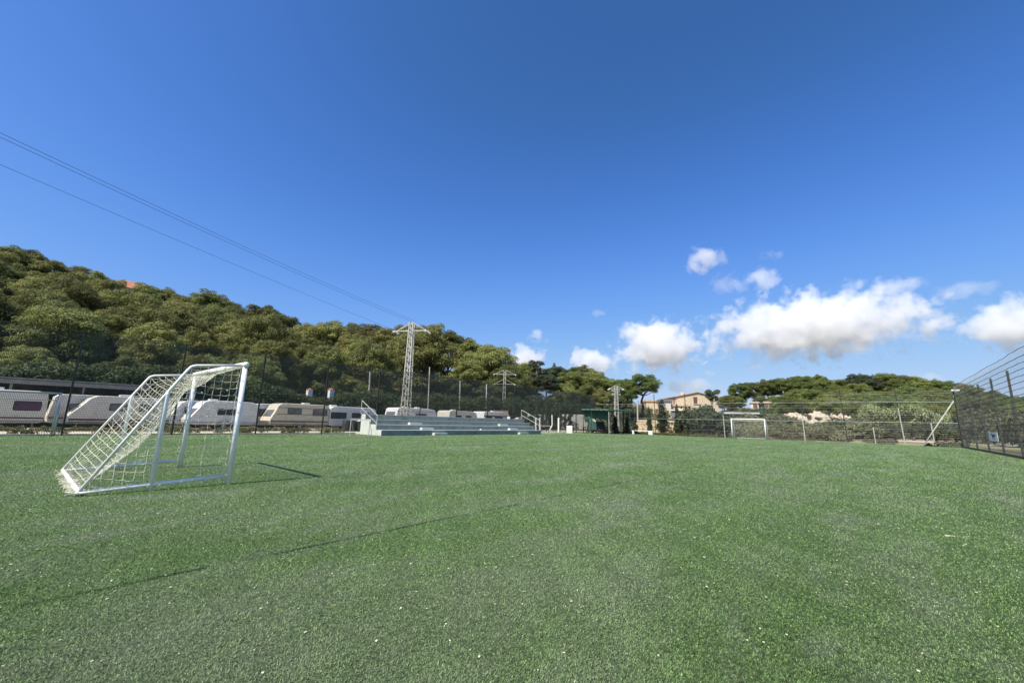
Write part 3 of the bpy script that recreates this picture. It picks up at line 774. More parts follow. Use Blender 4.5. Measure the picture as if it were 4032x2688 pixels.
caravan('white caravan with a plum window and maroon stripe at the far left of the row', -4.1, 5.15, 2.14, body='caravan_beige', nose=.3, rear=.15, stripes=((.62, .70, 'stripe_maroon'), (.46, .50, 'stripe_brown'), (1.64, 1.67, 'trim')), wins=((3.95, 4.9, 1.08, 1.52, 'glass_plum'), (1.2, 2.2, 1.08, 1.52, 'glass_plum')), vents=(3.2,))
caravan('grey white caravan set back between the plum windowed and the long striped caravans', 1.15, 4.3, 2.10, xn=-37.4, nose=.2, body='caravan_beige', stripes=((.62, .70, 'stripe_maroon'),), wins=((.9, 1.8, 1.1, 1.5, 'glass_grey'),))
caravan('beige caravan with a steep slanting nose and maroon stripes seen through the near goal', 1.85, 4.75, 2.04, body='caravan_beige', nose=.95, stripes=((.56, .66, 'stripe_maroon'), (.42, .49, 'stripe_maroon'), (1.68, 1.72, 'trim')), wins=((1.75, 2.5, 1.18, 1.56, 'glass_grey'), (3.1, 3.9, 1.18, 1.56, 'glass_grey')), vents=(2.4,), rear=.2)
caravan('white caravan mostly hidden behind the near goal net', 6.9, 4.2, 2.02, xn=-37.6, nose=.7, wins=((.9, 1.7, 1.1, 1.55, 'glass'),), stripes=((.6, .66, 'stripe_blue'),))
caravan('bluish white caravan with two small black windows seen through the goal mouth', 7.55, 4.15, 2.06, nose=.8, stripes=((.55, .58, 'stripe_blue'), (.47, .485, 'stripe_maroon')), wins=((1.6, 2.05, 1.1, 1.46, 'glass'), (2.15, 2.65, 1.1, 1.46, 'glass')), vents=(1.4,), rear=.2)
caravan('white caravan with a wide dark window and red stripe behind the cream nosed one', 11.55, 3.9, 2.04, xn=-37.3, nose=.7, stripes=((.74, .79, 'stripe_maroon'), (.55, .62, 'stripe_maroon')), wins=((.75, 2.6, 1.05, 1.6, 'glass'),))
caravan('cream nosed brown striped caravan with its wheel showing left of the bleachers', 12.55, 4.65, 2.10, body='caravan_cream', nose=.62, stripes=((.62, .76, 'stripe_brown'), (.42, .50, 'stripe_brown'), (1.22, 1.27, 'stripe_brown'), (1.72, 1.76, 'stripe_brown')), wins=((1.3, 2.3, 1.30, 1.70, 'glass_grey'), (3.25, 4.4, 1.22, 1.66, 'glass_grey')), vents=(2.9,), rear=.12)
caravan('white caravan with two dark windows just left of the bleachers', 17.2, 4.45, 2.04, nose=.1, wins=((.15, 1.5, 1.02, 1.5, 'glass'), (2.05, 2.85, 1.12, 1.5, 'glass')), vents=(.6,), rear=.35, door=3.2, stripes=((1.62, 1.68, 'trim'),))
caravan('white caravan showing its bright end above the left part of the bleachers', 21.4, 2.0, 2.02, xn=-38.2, nose=.2, wins=((.5, 1.2, 1.1, 1.5, 'glass'),))
caravan('grey sided round roofed caravan behind the lattice pylon', 23.6, 5.2, 2.22, body='caravan_white', nose=.35, rear=.8, wins=((.6, 1.6, 1.1, 1.6, 'glass_grey'), (2.5, 3.8, 1.3, 1.66, 'glass_grey')), vents=(1.6, 3.2), stripes=((1.84, 1.87, 'stripe_blue'),))
caravan('white ended caravan with a beige side above the middle of the bleachers', 30.4, 4.4, 2.16, body='caravan_beige', nose=.12, rear=.6, wins=((1.1, 1.9, 1.25, 1.62, 'glass'), (2.6, 3.4, 1.25, 1.62, 'glass')), vents=(1.3,))
caravan('white caravan with a blue grey side above the right part of the bleachers', 35.8, 4.3, 2.24, nose=.12, rear=.5, wins=((.4, 1.5, 1.2, 1.6, 'glass'), (2.0, 3.4, 1.2, 1.6, 'glass')), stripes=((1.64, 1.78, 'stripe_blue'),), vents=(2.4,))
caravan('low white caravan at the far right of the row beyond the bleachers', 41.2, 4.6, 1.78, xn=-34.6, nose=.6, wins=((1.0, 1.9, 1.0, 1.3, 'glass'),), vents=(1.5, 2.6))
# blue cooler box on caravan roof, and odd black barrels
tag(MB().box((-36.0, 4.35, 2.10), (.7, .55, .16)).build('roof_box', M['blue_tarp'], bevel=.03), 'blue box lying on the roof of the slanting nosed caravan', 'box')
for i, (yy, lab) in enumerate(((18.0, 'black plastic barrel beneath the wide window of the white caravan'), (18.55, 'black plastic barrel standing second from left by the white caravan'), (21.1, 'black plastic barrel nearest the left end of the bleachers'))):
    p = (-33.6, yy, 0)
    o = thing('barrel', lab, 'barrel', p, 'black barrels in front of the white caravan')
    MB().lathe(p, [(.26, 0), (.28, .05), (.31, .4), (.28, .78), (.26, .82)], 14).build('drum', M['black_plastic'], o, True)
    MB().lathe((p[0], p[1], .82), [(.27, 0), (.27, .04), (.2, .05)], 14).build('lid', M['black_plastic'], o)
o = thing('crate', 'large black crate under a pale tarpaulin before the white caravan', 'crate', (-33.5, 19.6, 0))
MB().box((-33.5, 19.6, .36), (.8, 1.3, .72)).build('bin', M['black_plastic'], o, bevel=.04)
MB().box((-33.5, 19.6, .75), (.86, 1.36, .06)).build('rim', M['black_plastic'], o, bevel=.02)
me = MB(); rr = random.Random(2); vs = []; fs = []
for j in range(7):
    for i in range(11):
        x = -33.9+j*.13; y = 19.2+i*.17; e = max(abs(j-3)/3, abs(i-5)/5)
        vs.append((x, y, 1.12-.30*e**2+rr.uniform(-.04, .05)-(.5 if i > 8 else 0)))
for j in range(6):
    for i in range(10): a = j*11+i; fs.append((a, a+1, a+12, a+11))
me.add(vs, fs); c = me.build('tarpaulin', M['sign_white']); sm = c.modifiers.new('s', 'SOLIDIFY'); sm.thickness = .02
tag(c, 'crumpled white tarpaulin thrown over the black crate', 'tarpaulin')

# long dark open shed behind the caravans on the left
sh = thing('open_shed', 'long dark open shed with a flat pale edged roof behind the left caravans', 'shed', (-43, 0, 0))
MB().box((-43.2, -4.2, 2.98), (5.5, 20.4, .14)).build('roof', M['shed_edge'], sh)
MB().box((-40.48, -4.2, 2.80), (.06, 20.4, .26)).build('fascia', M['shed_edge'], sh)
MB().box((-45.9, -4.2, 1.45), (.12, 20.2, 2.9)).build('rear_wall', M['shed'], sh)
MB().box((-43.2, 5.9, 1.3), (5.2, .1, 2.6)).build('end_wall', M['shed'], sh)
for y in (-14, -10.6, -7.2, -3.8, -.5, 2.7, 5.8): MB().box((-40.75, y, 1.33), (.12, .12, 2.66)).build('post', M['shed_edge'], sh)
p = atd(18, 1490, 60)
ht = thing('hut', 'small teal hut with a pale flat roof on the slope at the far left', 'hut', (p[0], p[1], 0))
zb = terrain(p[0], p[1])-.5; zt = atd(18, 1432, 60)[2]
MB().box((p[0], p[1]-1.5, (zb+zt)/2), (3, 5.2, zt-zb)).build('wall', M['teal'], ht)
MB().box((p[0], p[1]-1.5, zt+.16), (3.5, 5.6, .35)).build('roof', M['shed_edge'], ht)

# ------------------------------------------------------------------ pylons and power line
def pylon(label, x, y, Ht, wb, wt, arms, ang, extra=False, z0=0):
    g = local('lattice_pylon', label, 'pylon', (x, y, z0), 'galvanised lattice power pylons', ang)
    T = [];
    def w(z): return (wb+(wt-wb)*(z/Ht))/2 if z < Ht*.72 else (wb+(wt-wb)*.72)/2*(1-(z/Ht-.72)/.28)+wt/2*((z/Ht-.72)/.28)
    cs = ((-1, -1), (1, -1), (1, 1), (-1, 1)); t = .05
    for sx, sy in cs:
        MB().bar((sx*w(0), sy*w(0), -.3), (sx*w(Ht*.72), sy*w(Ht*.72), Ht*.72), t*1.3).bar((sx*w(Ht*.72), sy*w(Ht*.72), Ht*.72), (sx*wt/2, sy*wt/2, Ht), t*1.3).build('leg', M['galv_bright'], g)
    for k in range(4):
        a, b = cs[k], cs[(k+1) % 4]; m = MB(); z = .1; n = 0
        while z < Ht-.2:
            dz = max(.42, w(z)*2*.95); z2 = min(Ht-.03, z+dz)
            p, q = (a, b) if n % 2 else (b, a)
            m.bar((p[0]*w(z), p[1]*w(z), z), (q[0]*w(z2), q[1]*w(z2), z2), t*.62)
            if n % 2 == 0: m.bar((a[0]*w(z), a[1]*w(z), z), (b[0]*w(z), b[1]*w(z), z), t*.6)
            if k % 2 == 0: m.bar((q[0]*w(z), q[1]*w(z), z), (0, q[1]*w((z+z2)/2), (z+z2)/2), t*.45)
            z = z2; n += 1
        m.build('bracing', M['galv_bright'], g)
    for z, L in arms:
        m = MB()
        for sx in (-1, 1):
            for sy in (-1, 1):
                m.bar((sx*w(z), sy*wt/2, z), (sx*L, 0, z), t*1.2); m.bar((sx*wt/2, sy*wt/2, min(Ht, z+L*.48)), (sx*L, 0, z+.03), t*.9)
            m.bar((sx*L*.5, -.1, z), (sx*L*.5, .1, z), t*.6)
        m.build('crossarm', M['galv_bright'], g)
        for sx in (-1, 1):
            for sy in (-1, 1):
                i_ = MB(); c0 = Vector((sx*L, 0, z-.02)); dr = Vector((sx*.25, sy*.9, -.25)).normalized()
                pts = []; rs = []
                for j in range(13): pts.append(c0+dr*(.04*j+.05)); rs.append(.07 if j % 2 else .03)
                i_.tube(pts, rs, 8).build('insulator', M['insulator'], g)
    if extra:
        MB().box((0, .1, Ht-1.25), (1.5, .12, .1)).box((0, .1, Ht-1.45), (1.5, .3, .06)).box((-.5, .2, Ht-.75), (.3, .3, .3)).box((.5, .2, Ht-.8), (.3, .3, .4)).build('switchgear', M['galv_bright'], g)
        MB().box((.55, .5, Ht*.42), (.9, .5, .06)).box((.1, .5, Ht*.33), (.7, .5, .06)).build('platform', M['galv'], g)
    return g
PA = math.atan2(.45, .89)
pylon('tallest lattice pylon standing behind the left half of the bleachers', -31, 22.0, 9.75, .68, .34, ((8.95, 1.45),), PA)
d = atd(1988, 1457, 75); pylon('slim lattice pylon with two crossarms beyond the right end of the bleachers', d[0], d[1], d[2], .62, .34, ((d[2]-.75, 1.85), (d[2]-2.5, 1.75)), .7)
d = atd(2425, 1519, 70); pylon('short lattice pylon with switchgear rising behind the green canopy', d[0], d[1], d[2], .62, .42, ((d[2]-.45, 1.05),), .75, True)
for (ax, ay, az), (px, py), lab in (((-1.45*math.cos(PA), -1.45*math.sin(PA), 8.95), (0, 648), 'lowest power cable running left from the tall pylon arm'), ((-.1, 0, 9.8), (0, 540), 'middle power cable running left from the tall pylon top'), ((.25, .15, 9.85), (0, 523), 'uppermost power cable running left from the tall pylon top')):
    A = Vector((-31+ax, 22+ay, az)); d = ray(px, py); t = (10.9-H_)/d[2]; Bp = Vector((d[0]*t, d[1]*t, 10.9))
    end = A+(Bp-A)*2.3; end.z = 14.5; pts = []
    tb = 1/2.3; zc = A.z+(end.z-A.z)*tb; s4 = (zc-10.9)/(4*tb*(1-tb))
    for i in range(41):
        u = i/40; v = A.lerp(end, u); v.z -= 4*s4*u*(1-u); pts.append(v)
    tag(MB().tube(pts, .0085, 5).build('power_cable', M['powerline']), lab, 'cable', 'power cables strung from the tall pylon')

# pale poles and wooden stakes beyond the left fence
def pole(label, px, y0, y1, D, r=.07, m='bark', lean=0, cap=None):
    a = atd(px, y0, D); z = terrain(a[0], a[1])
    b = atd(px+lean, y1, D)
    o = thing('pole', label, 'pole', (a[0], a[1], z))
    MB().tube([(b[0], b[1], min(b[2], z+5) if b[2] < z else z-.1), a], r, 7).build('shaft', M[m], o)
    if cap: MB().lathe((a[0], a[1], a[2]-.02), [(r*1.5, 0), (r*1.5, .1), (r*.6, .16)], 8).build('cap', M[cap], o)
    else: MB().lathe((a[0], a[1], a[2]-.04), [(r*1.12, 0), (r*1.12, .05)], 8).build('collar', M['galv'], o)
pole('wooden stake with a pale top on the slope left of the tall pylon', 1458, 1463, 1540, 60, .13, 'bark_pale')
pole('thin wooden mast right of the tall pylon', 1692, 1445, 1620, 52, .07, 'bark_pale', -6)
pole('knobbly wooden stake on the slope above the bleachers', 1812, 1500, 1600, 62, .11, 'bark_pale')
pole('white pipe post on the slope left of the slim pylon', 1916, 1512, 1560, 64, .06, 'sign_white')
pole('pale concrete post rising right of the green canopy', 2510, 1577, 1640, 66, .12, 'bark_pale')
# white gate pillars with terracotta caps on the slope
for px, y0, lab in ((1220, 1532, 'white pillar with a pointed terracotta cap in the hedge above the brown caravan'), (1305, 1532, 'taller white pillar with a flat terracotta cap left of the tall pylon')):
    a = atd(px, y0, 56); zb = a[2]-1.45
    o = thing('gate_pillar', lab, 'pillar', (a[0], a[1], zb), 'white pillars among the hedge')
    MB().box((a[0], a[1], (a[2]-.08+zb)/2-.5), (.55, .55, a[2]-.08-zb+1.0)).build('pier', M['sign_white'], o)
    MB().lathe((a[0], a[1], a[2]-.08), [(.42, 0), (.42, .06), (.08 if px < 1250 else .3, .20)], 4).build('cap', M['roof_red'], o)

# thatched hut behind the last caravans
p = atd(1965, 1625, 62); hh = p[2]+.25
th = thing('thatched_hut', 'brown reed roofed hut under the slim pylon', 'hut', (p[0], p[1], 0), rz=0)
u = Vector((math.cos(.75), math.sin(.75), 0)); w_ = Vector((-u.y, u.x, 0)); c = Vector((p[0], p[1], 0))
def q_(a, b, z): return tuple(c+u*a+w_*b+Vector((0, 0, z)))
MB().add([q_(-1.2, -1, 0), q_(1.2, -1, 0), q_(1.2, 1, 0), q_(-1.2, 1, 0), q_(-1.2, -1, hh-.8), q_(1.2, -1, hh-.8), q_(1.2, 1, hh-.8), q_(-1.2, 1, hh-.8)], [(0, 1, 5, 4), (1, 2, 6, 5), (2, 3, 7, 6), (3, 0, 4, 7)]).build('wall', M['thatch'], th)
MB().add([q_(-1.5, -1.3, hh-.95), q_(1.5, -1.3, hh-.95), q_(1.5, 1.3, hh-.95), q_(-1.5, 1.3, hh-.95), q_(-1.3, 0, hh+.1), q_(1.3, 0, hh+.1)], [(0, 1, 5, 4), (2, 3, 4, 5), (1, 2, 5), (3, 0, 4), (0, 3, 2, 1)]).build('roof', M['thatch'], th)

# ------------------------------------------------------------------ canopy corner
cn = thing('canopy', 'dark green tarpaulin canopy on thin posts in the far left corner', 'canopy', (-25, 47, 0))
A_ = Vector((-26.9, 44.6, 0)); B_ = Vector((-22.65, 43.4, 0)); C_ = Vector((-23.25, 50.3, 0)); D_ = Vector((-28.0, 50.3, 0))
zA = atd(2293, 1611, A_.length)[2]; zB = atd(2402, 1611, B_.length)[2]; zC = atd(2492, 1616, C_.length)[2]; zD = zC+.1
zB = max(2.55, zB-.05)
vs = []; fs = []; nu, nv = 24, 12; rr = random.Random(8)
for j in range(nv+1):
    for i in range(nu+1):
        a = i/nu; b = j/nv
        pt = A_.lerp(B_, a).lerp(D_.lerp(C_, a), b); z = (zA+(zB-zA)*a)*(1-b)+(zD+(zC-zD)*a)*b
        vs.append((pt.x, pt.y, z-.07*abs(math.sin(a*PI*6))*(1-.3*b)+rr.uniform(-.006, .006)))
for j in range(nv):
    for i in range(nu): a = j*(nu+1)+i; fs.append((a, a+1, a+nu+2, a+nu+1))
o = MB().add(vs, fs).build('roof_tarp', M['tarp'], cn); sm = o.modifiers.new('s', 'SOLIDIFY'); sm.thickness = .04
m = MB()
for i in range(6):   # rolled scalloped front edge between ties
    a0, a1 = i/6, (i+1)/6; pts = []
    for k in range(6):
        a = a0+(a1-a0)*k/5; pt = A_.lerp(B_, a); pts.append((pt.x, pt.y-.05, zA+(zB-zA)*a+.02-.07*math.sin(PI*k/5)))
    m.tube(pts, [.03, .07, .075, .075, .07, .03], 7)
for i in range(7):  # east edge: this paler roll paints highlights into the tarp
    a0, a1 = i/7, (i+1)/7; pts = []
    for k in range(6):
        a = a0+(a1-a0)*k/5; pt = B_.lerp(C_, a); pts.append((pt.x+.06, pt.y, zB+(zC-zB)*a+.0-.05*math.sin(PI*k/5)))
    m.tube(pts, [.03, .07, .08, .08, .07, .03], 7)
m.build('rolled_edge', M['tarp_light'], cn)
# hanging rear sheet on the west side
vs = []; fs = []
for j in range(5):
    for i in range(19):
        t = i/18; x = -26.85+3.6*t; y = 45.0-.55*t+.06*math.sin(i*1.1)*j/4; zt = zA+(zB-zA)*t-.06
        drop = 1.08-.1*t+.04*math.sin(t*9)
        vs.append((x, y, zt-drop*j/4))
for j in range(4):
    for i in range(18): a = j*19+i; fs.append((a, a+1, a+20, a+19))
o = MB().add(vs, fs).build('side_curtain', M['tarp'], cn); sm = o.modifiers.new('s', 'SOLIDIFY'); sm.thickness = .02
for (x, y), z, mt in (((B_.x-.1, B_.y+.1), zB, 'galv'), ((-22.95, 46.9), (zB+zC)/2, 'galv'), ((C_.x-.1, C_.y-.1), zC, 'galv'), ((A_.x+.1, A_.y+.1), zA, 'green_pipe'), ((-25.4, 44.2), (zA*.65+zB*.35), 'green_pipe'),
                      ((-24.5, 46.4), zB, 'green_pipe'), ((-25.1, 50.1), zC, 'green_pipe'), ((-27.8, 50.1), zD, 'green_pipe'), ((-24.1, 50.0), zC, 'green_pipe'), ((-27.5, 47), zA, 'green_pipe')):
    MB().tube([(x, y, 0), (x, y, z-.03)], .042, 8).build('pole', M[mt], cn)
MB().tube([(-25.4, 44.2, 2.4), (-24.9, 44.2, 1.0), (-24.2, 44.4, 2.4)], .025, 6).build('brace', M['green_pipe'], cn)
for a, b, za, zb in ((A_, B_, zA, zB), (B_, C_, zB, zC), (C_, D_, zC, zD), (D_, A_, zD, zA)):
    MB().tube([(a.x, a.y, za-.1), (b.x, b.y, zb-.1)], .055, 6).build('roof_rail', M['green_pipe'], cn)
def table(label, x, y, L, rz, seatonly=False):
    t = local('picnic_table' if not seatonly else 'bench', label, 'table' if not seatonly else 'bench', (x, y, 0), None, rz)
    if not seatonly:
        MB().box((0, 0, .74), (L, .75, .05)).build('tabletop', M['wood_dark'], t)
        for s in (-1, 1):
            MB().box((0, s*.65, .43), (L, .26, .045)).build('seat', M['wood_dark'], t)
            MB().box((s*L*.36, 0, .36), (.07, 1.45, .07)).bar((s*L*.36, -.6, 0), (s*L*.36, -.2, .71), .07).bar((s*L*.36, .6, 0), (s*L*.36, .2, .71), .07).build('trestle', M['wood_dark'], t)
    else:
        MB().box((0, 0, .44), (L, .3, .05)).build('seat', M['wood_dark'], t)
        for s in (-1, 1): MB().box((s*L*.42, 0, .21), (.08, .26, .41)).build('leg', M['wood_dark'], t)
table('dark wooden picnic table under the left part of the green canopy', -26.0, 45.2, 2.3, .9)
table('dark wooden picnic table under the middle of the green canopy', -24.8, 47.9, 2.2, .8)
table('low dark bench under the right end of the green canopy', -23.9, 49.6, 1.6, .2, True)
# white plank bench to the right of the canopy
wb = thing('bench', 'long white plank bench on white blocks right of the canopy', 'bench', (-21.5, 49.9, 0))
a = aty(2482, 1694, 49.9); b = aty(2572, 1696, 49.9)
MB().box(((a[0]+b[0])/2, 49.9, .43), (b[0]-a[0], .32, .07)).build('plank', M['bench_white'], wb, bevel=.01)
MB().box((b[0]-.3, 49.9, .195), (.5, .3, .39)).build('block', M['bench_white'], wb, bevel=.01)
MB().box((a[0]+.4, 49.9, .195), (.25, .3, .39)).build('block', M['bench_white'], wb, bevel=.01)
# green covered stack behind the canopy
p = atd(2345, 1670, 57)
o = thing('covered_stack', 'low stack covered by a green tarpaulin behind the canopy tables', 'stack', (p[0], p[1], 0)); vs = []; fs = []
u = Vector((math.cos(PH), math.sin(PH), 0)); w_ = Vector((-u.y, u.x, 0)); c = Vector((p[0], p[1], 0))
for j in range(7):
    for i in range(13):
        a = (i-6)/6*1.25; b = (j-3)/3*.7; e = max(abs(a)/1.25, abs(b)/.7)
        v = c+u*a+w_*b; vs.append((v.x, v.y, (1.42+.04*math.sin(i*2.1)) if e < .9 else .35))
for j in range(6):
    for i in range(12): a = j*13+i; fs.append((a, a+1, a+14, a+13))
MB().add(vs, fs).build('cover', M['tarp'], o)
for s in (-1, 1): MB().box(tuple(c+u*(s*.8)+Vector((0, 0, .2))), (.2, 1.0, .42), PH).build('pallet', M['bench_white'], o)
# white van and stored caravan seen through growth
def van(label, px, D, L, H, rz):
    p = atd(px, 1690, D); g = local('van', label, 'van', (p[0], p[1], 0), None, rz)
    prof = [(-L/2, .35), (-L/2, H-.08), (-L/2+.12, H), (L*.2, H), (L*.30, H-.1), (L*.42, H*.62), (L*.49, H*.52), (L/2, .55), (L*.49, .32)]
    rings = [[(q[0], x, q[1]*s+(1-s)*.9) for q in prof] for x, s in ((-.85, .97), (-.78, 1), (.78, 1), (.85, .97))]
    bd = MB().loft(rings).build('body', M['caravan_white'], g)
    MB().prism([(L*.08, H*.60), (L*.08, H-.22), (L*.26, H-.22), (L*.36, H*.60)], 'y', -.87, .87).build('side_window', M['glass_grey'], g)
    MB().add([(L*.315, -.7, H-.12), (L*.315, .7, H-.12), (L*.43, .74, H*.62), (L*.43, -.74, H*.62)], [(0, 1, 2, 3)]).build('windscreen', M['glass'], g)
    for sx in (-.3, .32):
        for sy in (-1, 1):
            w = MB().tube([(L*sx, sy*.7, .31), (L*sx, sy*.88, .31)], .31, 16).build('wheel', M['rubber'], g)
            MB().tube([(L*sx, sy*.87, .31), (L*sx, sy*.89, .31)], .17, 10).build('rim', M['galv'], w)
    MB().box((L*.5+.02, 0, .45), (.1, 1.6, .2)).build('bumper', M['black_plastic'], g)
    for s in (-1, 1): MB().box((L*.495, s*.62, .75), (.05, .26, .16)).build('headlight', M['glass_grey'], g)
    return g
van('white van facing right behind the fence left of the green canopy', 2284, 57, 4.6, 2.25, PH+.12)
caravan('white caravan half hidden by slim trees left of the white van', 50.2, 3.6, 2.3, xn=-38.5, nose=.1, wins=((.6, 1.6, 1.1, 1.6, 'glass_grey'),))
# posts and block by the corner
for px, lab in ((2110, 'square white concrete post just right of the bleachers'), (2126, 'thin white concrete post second right of the bleachers'), (2200, 'square white concrete post left of the slim trees')):
    p = atd(px, 1700, 49); zt = atd(px, 1645, 49)[2]
    o = thing('concrete_post', lab, 'post', (p[0], p[1], 0), 'white concrete posts by the left corner')
    MB().box((p[0], p[1], zt/2), (.17, .17, zt)).build('shaft', M['bench_white'], o, bevel=.01)
    MB().lathe((p[0], p[1], zt), [(.12, 0), (.02, .04)], 4).build('cap', M['bench_white'], o)
p = atd(2173, 1705, 49)
tag(MB().tube([(p[0]-.25, p[1]-.35, 0), (p[0], p[1], .75), (p[0]+.02, p[1]+.02, 1.0), (p[0], p[1], 2.0)], .06, 8).build('bent_pipe', M['bench_white']), 'bent white pipe leaning between the concrete posts', 'pipe')
p = atd(2242, 1706, 48)
tag(MB().box((p[0], p[1], .42), (.62, .5, .84), .7).build('concrete_block', M['bench_white'], bevel=.03), 'pale concrete block standing before the slim trees', 'block')

# stone wall ruins behind the far fence
sw = thing('stone_wall', 'broken golden limestone wall behind the cypresses at the far end', 'wall', (-20, 55, 0))
rr = random.Random(12); m = MB()
def wallpiece(px0, px1, ztop, D):
    for row in range(int(ztop/.3)):
        px = px0
        while px < px1:
            w = rr.uniform(10, 17); a = atd(px+w/2, 1700, D)
            if rr.random() > .06*(row > 3): m.box((a[0], a[1]+rr.uniform(-.05, .05), .15+row*.3), (w/F_*D*1.12, .45, .29+rr.uniform(-.02, .01)), PH+rr.uniform(-.06, .06), rr.uniform(-.03, .03))
            px += w
wallpiece(2500, 2690, 1.9, 60); m.build('masonry', M['stone'], sw, bevel=.03)

# ------------------------------------------------------------------ buildings beyond
def house(label, px, D, rz, W, Dp, z0, ze, zr, wall, roof, wins, name='farmhouse'):
    p = atd(px, 1600, D); g = local(name, label, 'house', (p[0], p[1], z0), None, PH+rz)
    he, hr = ze-z0, zr-z0
    w = MB(); w.prism([(-W/2, -3), (W/2, -3), (W/2, he), (0, hr), (-W/2, he)], 'y', 0, Dp); w.build('wall', M[wall], g)
    r = MB()
    for s in (-1, 1):
        e = .35; sl = (hr-he)/(W/2)
        vs = [(0, -e, hr+.05), (s*(W/2+e), -e, he-e*sl+.05), (s*(W/2+e), Dp+e, he-e*sl+.05), (0, Dp+e, hr+.05)]
        vs += [(v[0], v[1], v[2]+.18) for v in vs]
        r.add(vs, [(0, 1, 2, 3), (4, 7, 6, 5), (0, 4, 5, 1), (1, 5, 6, 2), (2, 6, 7, 3), (3, 7, 4, 0)])
    rf = r.build('roof', M[roof], g)
    MB().box((-W*.18, Dp*.5, hr+.15), (.6, .6, .9)).build('chimney', M[wall], rf)
    for (f, a, z, ww, hh_) in wins:
        if f == 'g':
            o = MB().box((a, -.02, z), (ww, .08, hh_)).build('window', M['shutter'], g)
            MB().box((a, -.08, z-hh_/2-.06), (ww+.3, .22, .1)).build('sill', M[wall], o)
        else:
            o = MB().box((-W/2-.02, a, z), (.08, ww, hh_)).build('window', M['shutter'], g)
            MB().box((-W/2-.08, a, z-hh_/2-.06), (.22, ww+.2, .1)).build('sill', M[wall], o)
    return g
D = 128
house('golden stone farmhouse with a shallow gable roof and brown shutters', 2748, D, -.05, 11.2, 13, 4.2, atd(2805, 1563, D)[2], atd(2745, 1547, D)[2]+.1, 'stone', 'roof_tile',
      [('g', -.6, 4.0, 1.0, 1.9), ('g', -3.4, 1.6, 1.0, 2.2), ('g', .9, 1.5, 1.0, 1.3), ('g', 3.2, 1.4, .8, .9), ('s', 2.5, 3.9, .8, 1.1), ('s', 4.6, 3.9, .8, 1.1)])
def blockb(name, label, px0, px1, y0, D, dep, zb, wall, roof, wins=(), th=.6, rz=0):
    a = atd(px0, y0, D); b = atd(px1, y0, D); w = math.dist(a[:2], b[:2]); h = (a[2]+b[2])/2-zb
    g = local(name, label, 'building', ((a[0]+b[0])/2, (a[1]+b[1])/2, zb), None, math.atan2(b[1]-a[1], b[0]-a[0])+rz)
    MB().box((0, dep/2, (h-th)/2-1), (w, dep, h-th+2)).build('wall', M[wall], g)
    MB().box((0, dep/2, h-th/2), (w+.5, dep+.5, th)).build('roof', M[roof], g)
    for a_, z, ww, hh_ in wins: MB().box((a_*w, -.02, z*h), (ww, .1, hh_)).build('window', M['shutter'], g)
    return g
blockb('plain_house', 'pale rendered house with a flat dark grey roof left of the stone farmhouse', 2601, 2641, 1571, 118, 9, 2.5, 'render_pale', 'roof_grey', ((.1, .35, .8, 1.2),), .7, .15)
blockb('outbuilding', 'low stone outbuilding with an orange tiled roof beside the farmhouse', 2641, 2700, 1594, 121, 8, 3, 'stone', 'roof_tile', ((.0, .3, 1.2, 1.0), (-.35, .3, 1.0, 1.0)), .35)
blockb('village_house', 'ochre house with a tiled roof at the left end of the building group', 2544, 2602, 1574, 124, 9, 2.5, 'stone', 'roof_tile', ((-.2, .45, .8, 1.2), (.2, .45, .8, 1.2)), .5, .2)
blockb('shed', 'long low shed with a pale flat roof below the farmhouse', 2644, 2735, 1612, 84, 6, .0, 'roof_grey', 'bench_white', ((.2, .6, 1.0, .8),), .22)
blockb('sheet_shed', 'low shed with a grey sheet roof right of the farmhouse', 2800, 2985, 1622, 96, 8, .6, 'shed', 'sheet', ((.1, .6, 1.6, .8),), .35)
blockb('villa', 'small cream villa glimpsed beneath the pines right of the farmhouse', 2954, 2985, 1581, 132, 7, 4, 'render_pale', 'roof_tile', ((.1, .7, 1.0, 1.1),), .4)
blockb('villa', 'wider cream villa glimpsed under the pines further right', 3008, 3050, 1580, 132, 7, 4, 'render_pale', 'roof_tile', ((.1, .7, 1.0, 1.1), (-.3, .7, .8, 1.1)), .4)
p = atd(520, 1118, 121)
hg = local('hilltop_house', 'red tiled house roof among the pines on the left hill ridge', 'house', (p[0], p[1], terrain(p[0], p[1])), None, -.12)
hz_ = p[2]+.45-terrain(p[0], p[1])
MB().prism([(-3.0, -1), (3.0, -1), (3.0, hz_-2.0), (0, hz_-.1), (-3.0, hz_-2.0)], 'y', -2.1, 2.1).build('wall', M['render_pale'], hg)
MB().add([(-3.3, -2.3, hz_-2.1), (0, -2.3, hz_+.1), (3.3, -2.3, hz_-2.1), (-3.3, 2.3, hz_-2.1), (0, 2.3, hz_+.1), (3.3, 2.3, hz_-2.1)], [(0, 1, 4, 3), (1, 2, 5, 4)]).build('roof', M['roof_red'], hg)

